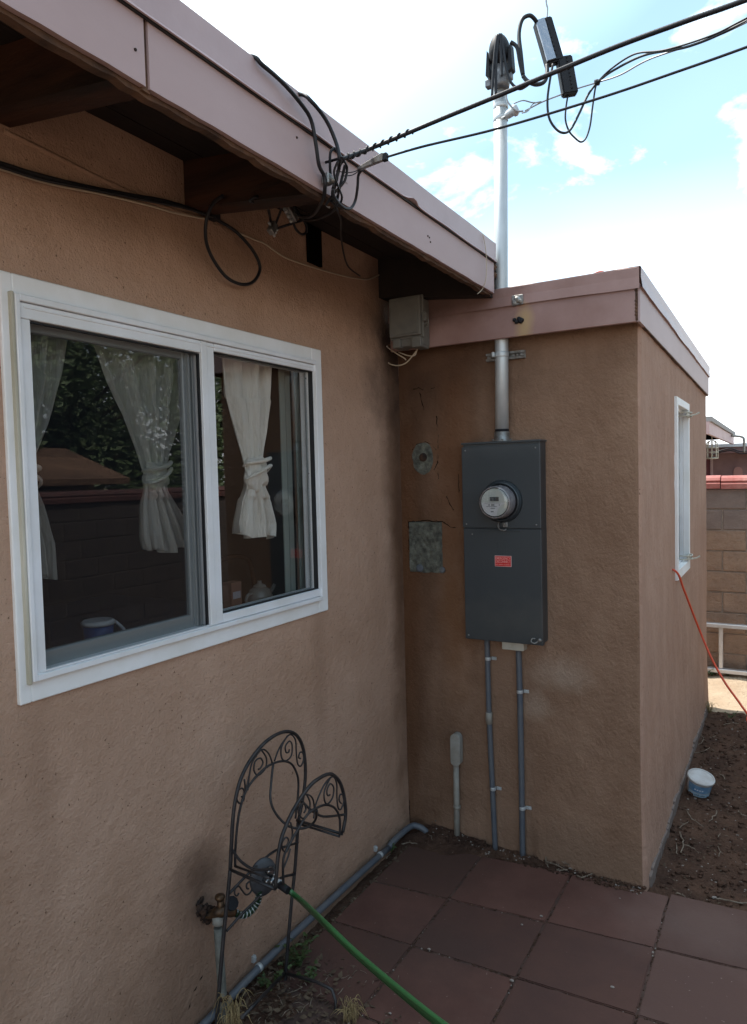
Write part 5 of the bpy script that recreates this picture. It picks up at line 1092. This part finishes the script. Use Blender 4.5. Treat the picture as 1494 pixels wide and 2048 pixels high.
zf = PB(1490, 905, -(YN + .3)).z; zf1 = PB(1490, 893, -(YN + .3)).z
mb = MB(); mb.box((xE - .7, YN + .28, zf), (xE + 9, YN + .32, zf1)); build(mb, 'fascia_board', mat('brown_pink_board', (.2, .11, .11), .7), ng)
mb = MB(); mb.box((xE - .7, YN + .25, zf1 + .002), (xE + 9.1, YN + 5, zf1 + .07)); build(mb, 'roof', mat('pale_roof_edge', (.5, .52, .56), .7), ng)
dx0 = PB(1414, 930, -(YN + .59))
dxa, dxb = PB(1421, 930, -(YN + .59)).x, PB(1426, 930, -(YN + .59)).x
mb = MB(); mb.box((dxa, YN + .55, 0), (dxb, YN + .6, PB(1424, 915, -(YN + .59)).z)); build(mb, 'door_frame', M['neighfascia'], ng)
mb = MB(); mb.box((dxa - .8, YN + .58, 0), (dxa, YN + .6, PB(1424, 917, -(YN + .59)).z)); build(mb, 'door', mat('dark_red_door', (.16, .04, .05), .6), ng)
q = PB(1476, 945, -(YN + .59))
mb = MB(); mb.prism([(q.x + .085 * math.cos(a) * 1.0, YN + .57, q.z + .03 + .09 * math.sin(a)) for a in [math.pi * k / 10 for k in range(11)]] + [(q.x - .085, YN + .57, q.z - .09), (q.x + .085, YN + .57, q.z - .09)], (0, .028, 0)); build(mb, 'arched_plaque', mat('salmon_plaque', (.38, .2, .18), .8), ng)
# cage lantern under its eave
q = PB(1424, 902, -9.5)
lan = thing('cage_lantern', q, 'wire cage lantern hanging under the neighbour eave', 'lantern')
mb = MB()
for k in range(8):
    a = 2 * math.pi * k / 8; c, s = math.cos(a) * .09, math.sin(a) * .09; mb.tube([q + V((c * .2, s * .2, .17)), q + V((c * .8, s * .8, .14)), q + V((c, s, .05)), q + V((c, s, -.12))], .007, 5, 3)
for zz in (-.12, -.02, .05): mb.tube([q + V((math.cos(a) * .09, math.sin(a) * .09, zz)) for a in [2 * math.pi * k / 14 for k in range(14)]], .007, 5, 0, closed=True)
build(mb, 'cage', M['offwhite'], lan)
mb = MB(); mb.lathe(q + V((0, 0, -.13)), (0, 0, 1), [(.07, 0), (.085, .02), (.03, .03)], 14); mb.tube([q + V((0, 0, .17)), V((q.x, q.y, zt3 - .04))], .006, 6, 0); build(mb, 'lantern_base', M['offwhite'], lan)
for i, lab in enumerate(('black wire sagging in front of the neighbour fascia, upper', 'black wire sagging in front of the neighbour fascia, lower')):
    d = 4 * i; cable('overhead_wire', [PB(1430 - 6 * i, 905 + d, -(YN + .2)), PB(1460, 897 + d, -(YN + .2)), PB(1485, 903 + d, -(YN + .2)), PB(1530, 895 + d, -(YN + .2))], .012, M['black'], lab, 'wire')
cable('roof_pipe', [PB(1462, 872, -12), PB(1472, 872, -12), PB(1484, 874, -12), PB(1488, 880, -12), PB(1488, 905, -12)], .022, M['galvdull'], 'thin bent pipe at the corner of the neighbour roof', 'pipe')
# small red and white thing on the wing roof
q = PB(1200, 540, -.6)
t_ = thing('roof_vent', q, 'tiny red and white vent cap peeking over the wing roof edge', 'vent cap')
cz = max(q.z, 2.86) - .022
mb = MB(); mb.lathe(V((q.x, q.y, 2.8)), (0, 0, 1), [(.022, 0), (.022, cz - 2.8)], 12); build(mb, 'vent_pipe', M['white'], t_)
mb = MB(); mb.lathe(V((q.x, q.y, cz)), (0, 0, 1), [(.034, 0), (.034, .006), (.015, .014)], 14); build(mb, 'cap_top', M['redroofstuff'], t_)

# ================================================================== EXTENSION CORD, BUCKET
c0 = PA(1352, 1143, Wx + .02)
cable('extension_cord', [c0 + V((-.1, .03, .02)), c0, PA(1368, 1180, Wx + .05), PT(1395, 1250, 4.35), PT(1420, 1310, 4.3), PT(1448, 1362, 4.2), PT(1475, 1400, 4.1), PT(1494, 1426, 4.0), PT(1540, 1480, 3.8), V((2.6, .9, .02)), V((3.3, .4, .01))], .0062, M['orange'], 'orange extension cord running from the side window down to the ground', 'cord', sm=8)
bq = PG(1396, 1578, .0)
bq.z = ground_h(bq.x, bq.y) + .008
bk = thing('plastic_tub', bq, 'white tub with a lid and blue label lying tilted on the dirt', 'tub')
axb = V((.20, -.22, 1)).normalized(); ref = V((0, -1, 0)); ref = (ref - axb * ref.dot(axb)).normalized()
Hh = .098
mb = MB(); mb.lathe(bq, axb, [(.060, 0), (.063, .003), (.071, Hh)], 32, refdir=ref); build(mb, 'tub_body', M['dulltub'], bk)
mb = MB(); mb.lathe(bq + axb * Hh, axb, [(.074, -.006), (.0775, -.005), (.0785, .006), (.075, .011), (.069, .009), (.067, .005)], 32, refdir=ref); build(mb, 'tub_lid', M['dulltub'], bk)
bcr = axb.cross(ref)
def band(mb, h0, h1, a0, a1, ex=.0008, n=18):
    prev = None
    for k in range(n + 1):
        a = a0 + (a1 - a0) * k / n; row = []
        for h in (h0, h1):
            r_ = .063 + (.071 - .063) * h / Hh + ex; row.append(mb.bm.verts.new(bq + axb * h + (ref * math.cos(a) + bcr * math.sin(a)) * r_))
        if prev: mb.bm.faces.new((prev[0], row[0], row[1], prev[1]))
        prev = row
mb = MB(); band(mb, .034, .084, -.95, 1.35); lb = build(mb, 'tub_label', M['blue'], bk)
mb = MB(); band(mb, .006, .030, -.9, 1.3, .0006); build(mb, 'label_base', mat('pale_blue_print', (.35, .5, .62), .5), lb)
mb = MB()
for k in range(7): a = -.2 + k * .13; band(mb, .012 + (k % 2) * .004, .020 + (k % 3) * .002, a, a + .07, .0016, 2)
build(mb, 'label_print', M['ink'], lb)
mb = MB()
for k in range(4): band(mb, .050, .058, -.3 + k * .2, -.17 + k * .2, .0016, 2)
build(mb, 'label_print', M['white'], lb)

# ================================================================== TWIGS, STONES, WEEDS
random.seed(21)
def gh(p): return V((p.x, p.y, max(ground_h(p.x, p.y), -.05)))
def twig(pts_px, r, label, z=.012, patio=False):
    P_ = []
    for a, b in pts_px:
        p = PG(a, b, z - .02); zz = (ground_h(p.x, p.y) if not patio else 0) + z; p = PG(a, b, zz); P_.append(p)
    mb = MB(); n = len(P_); Q_, _r = catmull(P_, 3); Q_ = [p + V((random.gauss(0, 1), random.gauss(0, 1), abs(random.gauss(0, .6)))) * .0028 for p in Q_]; n = len(Q_)
    mb.tube(Q_, [r * .78 * random.uniform(.75, 1.15) * (1 - .4 * i / n) for i in range(n)], 6, 0)
    if n > 6: k = n // 2; mb.tube([Q_[k], Q_[k] + V((random.gauss(0, .012), random.gauss(0, .012), .006))], r * .4, 5, 0)
    return build(mb, 'twig', M['twig'], base=P_[0], label=label, cat='twig', group='bleached twigs on the dirt')
tw = [([(1372, 1500), (1390, 1506), (1408, 1502), (1420, 1496)], .0042, 'pale twig lying just above the white tub'),
      ([(1396, 1490), (1405, 1484), (1407, 1475), (1402, 1468)], .0035, 'hooked pale twig beside the wing wall foot above the tub'),
      ([(1448, 1450), (1462, 1446), (1478, 1448)], .004, 'twig in the shade just below the sunlit strip'),
      ([(1425, 1474), (1432, 1472)], .003, 'very short twig nearest the wall, above the tub'),
      ([(1373, 1620), (1380, 1633), (1392, 1644), (1406, 1654)], .004, 'long thin diagonal twig below the tub'),
      ([(1434, 1622), (1427, 1634), (1419, 1642)], .0045, 'straight pale twig leaning right, below the tub'),
      ([(1359, 1656), (1368, 1649), (1378, 1645)], .0038, 'short twig left of the long diagonal one'),
      ([(1361, 1666), (1364, 1680), (1366, 1694), (1363, 1704)], .0065, 'thickest weathered stick on the dirt by the wing'),
      ([(1352, 1686), (1353, 1698), (1355, 1708)], .0038, 'short upright-looking twig left of the thick stick'),
      ([(1374, 1692), (1388, 1698), (1398, 1707)], .0028, 'thin curved twig right of the thick stick'),
      ([(1436, 1694), (1439, 1704), (1438, 1714)], .004, 'lone short twig at the right of the dirt patch'),
      ([(1478, 1622), (1484, 1630), (1494, 1632)], .004, 'twig at the right edge of the dirt below the tub'),
      ([(1436, 1674), (1441, 1667)], .003, 'tiny bright twig near the middle of the dirt'),
      ([(1438, 1548), (1446, 1552), (1450, 1560)], .005, 'curled pale bark piece right of the tub'),
      ([(1410, 1582), (1418, 1586)], .003, 'tiny twig touching the bottom of the tub'),
      ([(1432, 1798), (1460, 1802), (1494, 1807), (1530, 1812)], .005, 'long stick lying along the patio edge at the right'),
      ([(1352, 1787), (1362, 1789), (1371, 1796)], .0035, 'small bent twig at the patio edge by the wing corner')]
for pts, r, lab in tw: twig(pts, r, lab)
tw2 = [([(1074, 1680), (1085, 1700), (1093, 1720)], .004, .03, 'straight pale stick leaning up against the wing wall foot'),
       ([(1090, 1722), (1110, 1730), (1136, 1742)], .0055, .02, 'thick bleached stick in the pile at the wing wall'),
       ([(1098, 1716), (1120, 1722), (1140, 1732)], .004, .026, 'upper stick of the pile at the wing wall'),
       ([(1090, 1720), (1094, 1730), (1098, 1735)], .004, .02, 'short stick at the left end of the pile'),
       ([(1112, 1706), (1124, 1718), (1138, 1730)], .003, .03, 'thin stick lying steeply over the pile'),
       ([(1112, 1740), (1130, 1741)], .0035, .014, 'small stick in front of the pile'),
       ([(1152, 1750), (1168, 1755), (1187, 1747)], .0045, .014, 'bent pale stick right of the pile'),
       ([(803, 1688), (820, 1686), (834, 1688)], .004, .014, 'white stick on the slab in the wall corner'),
       ([(858, 1664), (863, 1674), (866, 1681)], .0025, .03, 'short thin stick on the soil heap in the corner'),
       ([(772, 1716), (780, 1710)], .003, .01, 'small twig near the bend of the grey pipe')]
for pts, r, z, lab in tw2: twig(pts, r, lab, z, True)
# small debris nobody could count: crumbs, stones, chips
def scatter(name, n, fn, smin, smax, material, flat=.5, zoff=0.0, label=None, cat=None):
    mb = MB()
    for _ in range(n):
        p = fn(); s = random.uniform(smin, smax) * (1 if random.random() < .9 else 1.7)
        t = bmesh.new(); bmesh.ops.create_icosphere(t, subdivisions=1, radius=s)
        rm = Matrix.Rotation(random.uniform(0, 6), 3, 'Z'); sx = random.uniform(.7, 1.5)
        for v in t.verts: v.co = p + rm @ V((v.co.x * sx, v.co.y, v.co.z * flat)) + V((0, 0, s * flat * .5 + zoff))
        mb.add(t)
    return build(mb, name, material, kind='stuff', label=label, cat=cat)
def rnd(x0, x1, y0, y1, h=None):
    def f():
        x, y = random.uniform(x0, x1), random.uniform(y0, y1); return V((x, y, ground_h(x, y) if h is None else h))
    return f
scatter('soil_crumbs', 1100, rnd(1.26, 2.1, .02, 2.9), .003, .014, M['dirt'], .7, label='loose dark soil crumbs on the dirt beside the wing', cat='soil')
scatter('gravel', 330, rnd(1.26, 2.1, .02, 2.9), .002, .006, M['stone'], .6, label='scattered pale gravel and chips on the dirt beside the wing', cat='gravel')
mb = MB()
for _ in range(520):
    x, y = random.uniform(1.27, 2.1), random.uniform(.02, 2.8); p = V((x, y, ground_h(x, y) + random.uniform(.001, .008))); q_ = random.uniform(.004, .012); a = random.uniform(0, 6.28)
    ux = V((math.cos(a), math.sin(a), random.uniform(-.4, .4))) * q_; vx = V((-math.sin(a), math.cos(a), random.uniform(-.4, .4))) * q_ * .5
    vsx = [mb.bm.verts.new(p + q) for q in (-ux, -ux * .2 + vx, ux, -ux * .2 - vx)]; mb.bm.faces.new(vsx)
for _ in range(240):
    x, y = random.uniform(1.27, 2.1), random.uniform(.02, 2.8); p = V((x, y, ground_h(x, y) + .004)); a = random.uniform(0, 6.28); d = V((math.cos(a), math.sin(a), random.uniform(0, .3))) * random.uniform(.012, .05)
    mb.tube([p, p + d * .5 + V((random.gauss(0, .003), random.gauss(0, .003), .003)), p + d], random.uniform(.0007, .0016), 4, 0)
build(mb, 'soil_litter', M['litter'], kind='stuff', label='dead leaf bits and thin stems strewn over the dirt by the wing', cat='litter')
def edge_strip():
    x = random.uniform(.15, 1.24); y = -.015 - random.random() ** 1.5 * .07; return V((x, y, max(ground_h(x, y), -.0)))
scatter('edge_debris', 420, edge_strip, .003, .009, M['dirt'], .7, label='dark crumbs along the foot of the wing wall', cat='soil')
scatter('edge_chips', 90, edge_strip, .002, .0055, M['stone'], .6, label='pale chips along the foot of the wing wall', cat='gravel')
def joints():
    if random.random() < .5: x = random.choice(cx[1:5]) + random.gauss(0, .004); y = random.uniform(-2.0, -.1)
    else: x = random.uniform(.1, 2.2); y = row_y(random.choice([1, 2, 3]), x) + random.gauss(0, .004)
    return V((x, y, -.009 + random.uniform(0, .007)))
scatter('joint_soil', 2600, joints, .0018, .0042, M['dirt'], .7, label='soil crumbs filling the joints between the slabs', cat='soil')
scatter('joint_grit', 220, joints, .0014, .003, M['stone'], .7, label='pale grit caught in the slab joints', cat='grit')
scatter('pipe_litter', 260, lambda: (lambda x, y: V((x, y, -.005)))(.07 + abs(random.gauss(0, .022)), random.uniform(-1.2, -.15)), .002, .007, M['litter'], .5, label='brown litter along the grey pipe at the wall foot', cat='litter')
for (a, b, s, lab) in ((1083 - 0, 1833 - 0, .010, 'pale pebble at the crossing of two slab joints below the panel'), (858, 1899, .010, 'two-lobed pebble on the joint left of the patio middle'), (1225, 1975, .011, 'bluish pebble alone on a slab at the lower right'), (1044, 1850, .008, 'small pebble just below the middle slab joint'), (1024, 1962, .012, 'flat white pebble on the lower joint crossing'), (1240, 1797, .006, 'tiny pebble on the slab near the wing corner'), (780, 2027, .008, 'small pebble beside the green hose at the bottom'), (1142, 1737, .015, 'angular stone at the end of the stick pile')):
    q = PG(a, b, .003); mb = MB(); t = bmesh.new(); s *= .62; bmesh.ops.create_icosphere(t, subdivisions=2, radius=s)
    for v in t.verts: v.co = q + V((v.co.x * 1.2, v.co.y * .9, v.co.z * .55)) * (1 + .35 * noise.noise(v.co * 90 + q)) + V((0, 0, s * .35))
    mb.add(t); build(mb, 'pebble', M['stone'], base=q, label=lab, cat='pebble', group='pebbles on the patio')
# leaf litter bed in the lower left
mb = MB()
for _ in range(1700):
    x, y = random.uniform(.02, .62), random.uniform(-2.1, -.98)
    if x > .46 + .1 * noise.noise(V((y * 4, 0, 0))) and y > -1.25: continue
    p = V((x, y, ground_h(x, y) + random.uniform(0, .03))); s = random.uniform(.006, .017); a = random.uniform(0, 6.28); ux = V((math.cos(a), math.sin(a), random.uniform(-.5, .5))) * s; vx = V((-math.sin(a), math.cos(a), random.uniform(-.6, .6))) * s * .55
    vsx = [mb.bm.verts.new(p + q) for q in (-ux, -ux * .2 + vx, ux, -ux * .2 - vx)]; mb.bm.faces.new((vsx[0], vsx[1], vsx[2])); mb.bm.faces.new((vsx[0], vsx[2], vsx[3]))
build(mb, 'leaf_litter', M['litter'], kind='stuff', label='dead leaves and dark litter under the hose stand', cat='leaf litter')
mb = MB()
for _ in range(260):
    p = V((random.uniform(.03, .5), random.uniform(-2.0, -1.05), 0)); p.z = ground_h(p.x, p.y) + random.uniform(.005, .03); a = random.uniform(0, 6.28); d = V((math.cos(a), math.sin(a), random.uniform(-.15, .35))) * random.uniform(.015, .05)
    mb.tube([p, p + d * .5 + V((0, 0, random.uniform(-.004, .008))), p + d], random.uniform(.0006, .0016), 4, 0)
build(mb, 'dry_stems', M['twig'], kind='stuff', label='thin pale stems mixed into the litter below the stand', cat='leaf litter')
def tuft(c, n, h, spread, material, name, label, group, rad=.0011):
    mb = MB()
    for _ in range(n):
        a = random.uniform(0, 6.28); l_ = h * random.uniform(.5, 1.1); d = V((math.cos(a), math.sin(a), 0)) * spread * random.uniform(.3, 1)
        b = c + V((random.gauss(0, .012), random.gauss(0, .012), 0)); mb.tube([b, b + d * .3 + V((0, 0, l_ * .6)), b + d * .8 + V((0, 0, l_ * .8)), b + d * 1.3 + V((0, 0, l_ * random.uniform(.1, .7)))], [rad * 1.3, rad, rad, rad * .5], 4, 3)
    return build(mb, name, material, base=c, label=label, cat='dry grass', group=group)
tuft(PA(470, 2052, .20), 40, .13, .07, M['straw'], 'grass_tuft', 'dry yellow grass tuft at the foot of the stand, bottom left', 'dry grass tufts')
tuft(PG(700, 2040, 0), 46, .085, .05, M['straw'], 'grass_tuft', 'curly dry straw tuft at the patio edge, right of the stand foot', 'dry grass tufts')
tuft(PG(1418, 1425, 0), 26, .10, .05, M['straw'], 'grass_tuft', 'dry tuft at the far foot of the wing wall in the sun', 'dry grass tufts')
def weed(c, n, h, ls, label, spread=.10, name='weed'):
    t_ = thing(name, c, label, 'weed', 'weeds')
    ms, ml = MB(), MB()
    for _ in range(n):
        a = random.uniform(0, 6.28); top = c + V((math.cos(a) * spread * random.random(), math.sin(a) * spread * random.random(), h * random.uniform(.5, 1)))
        ms.tube([c, c.lerp(top, .5) + V((0, 0, h * .12)), top], [.0016, .0013, .0008], 4, 3)
        for k in range(4):
            p = c.lerp(top, .45 + .18 * k) + V((random.gauss(0, .006), random.gauss(0, .006), random.gauss(0, .004))); b = random.uniform(0, 6.28)
            u = V((math.cos(b), math.sin(b), random.uniform(-.3, .6))).normalized() * ls * random.uniform(.6, 1.2); v = u.cross(V((random.gauss(0, .3), random.gauss(0, .3), 1))).normalized() * ls * .5
            pts = [p, p + u * .35 + v, p + u * .55 + v * .45, p + u * .95 + v * .55, p + u * 1.15, p + u * .95 - v * .55, p + u * .55 - v * .45, p + u * .35 - v]
            vv = [ml.bm.verts.new(q + V((0, 0, -.15 * ls * (i in (1, 7, 4))))) for i, q in enumerate(pts)]
            for i in range(1, 7): ml.bm.faces.new((vv[0], vv[i], vv[i + 1]))
    build(ms, 'stem', M['leafdark'], t_); build(ml, 'leaves', M['leafdark'], t_); return t_
weed(PG(598, 1935, .0), 13, .10, .024, 'low green lobed-leaf weed growing between the stand and the slabs', .10)
weed(PG(620, 1962, .0), 6, .06, .02, 'small green weed at the slab edge in front of the lobed one', .06)
weed(PG(545, 1975, .0), 8, .07, .02, 'dark green weed in the litter under the hose stand', .08)
weed(PG(783, 1706, .0), 8, .055, .018, 'green sprout beside the bend of the grey pipe', .035)
weed(PG(1040, 1690, .02), 6, .035, .012, 'tiny sprouts between the two grey conduits', .05)
weed(PG(1424, 1352, .0), 12, .07, .03, 'green sprig in the sun in front of the ladder, left', .08)
weed(PG(1457, 1354, .0), 5, .05, .016, 'yellowish sprig in front of the ladder, right', .05)
weed(PG(1462, 1436, .0), 7, .05, .016, 'small weed at the edge of the shade strip', .05)

# ================================================================== REFLECTED YARD: shed and trees beyond the side wall
sh = thing('garden_shed', (6.5, 2.6, 0), 'low shed with brown shingled roof over the side wall', 'shed')
mb = MB(); mb.box((5.6, -.4, 0), (7.4, 2.6, 2.0)); build(mb, 'wall', M['shedwall'], sh)
mb = MB(); mb.prism([(5.3, -.8, 2.0), (6.5, -.8, 2.42), (7.7, -.8, 2.0), (7.7, -.8, 1.93), (6.5, -.8, 2.36), (5.3, -.8, 1.93)], (0, 3.7, 0)); build(mb, 'roof', M['shingle'], sh)
M['fol'] = mat('tree_leaves', (.085, .125, .04), .6, vary=(.13, .18, .07), vscale=1.2)
M['bark'] = mat('tree_bark', (.12, .085, .06), .9, vary=(.07, .05, .035), vscale=8, bump=.8, bscale=20)
def tree(c, h, rad, n, label, seed, ls=.085):
    random.seed(seed); t_ = thing('tree', c, label, 'tree', 'trees beyond the side wall'); c = V(c)
    mb = MB(); mb.tube([c, c + V((.1, 0, h * .3)), c + V((-.05, .15, h * .6)), c + V((0, 0, h * .85))], [.16, .12, .08, .03], 10, 4)
    cl = []
    for k in range(44):
        a = random.uniform(0, 6.28); r_ = rad * random.random() ** .5; z = h * random.uniform(.34, .97); q = c + V((r_ * math.cos(a), r_ * math.sin(a), z)); cl.append((q, rad * random.uniform(.22, .42)))
        st = c + V((0, 0, z * .7)); mb.tube([st, st.lerp(q, .5) + V((0, 0, .1)), q], [.05, .03, .01], 6, 3)
    build(mb, 'trunk', M['bark'], t_)
    mb = MB()
    for _ in range(n):
        q, r_ = random.choice(cl); d = V((random.gauss(0, 1), random.gauss(0, 1), random.gauss(0, .8))).normalized() * r_ * random.random() ** .4; p = q + d
        u = V((random.gauss(0, 1), random.gauss(0, 1), random.gauss(0, 1))).normalized() * ls; v = u.orthogonal().normalized() * ls * .5
        vv = [mb.bm.verts.new(p + w_) for w_ in (-u, v, u, -v)]; mb.bm.faces.new(vv)
    mb.recalc = False; build(mb, 'crown', M['fol'], t_); return t_
tree((9.0, 2.2, 0), 4.9, 2.3, 15000, 'bushy tree behind the shed, reflected in the left pane', 31)
tree((9.4, 5.2, 0), 4.8, 2.3, 15000, 'broad tree right of the shed in the reflection', 32)
tree((8.8, -.8, 0), 5.0, 2.3, 13000, 'tree left of the shed, at the edge of the reflection', 33)
tree((9.6, 8.4, 0), 4.6, 2.3, 13000, 'tree farthest along the side wall', 34)
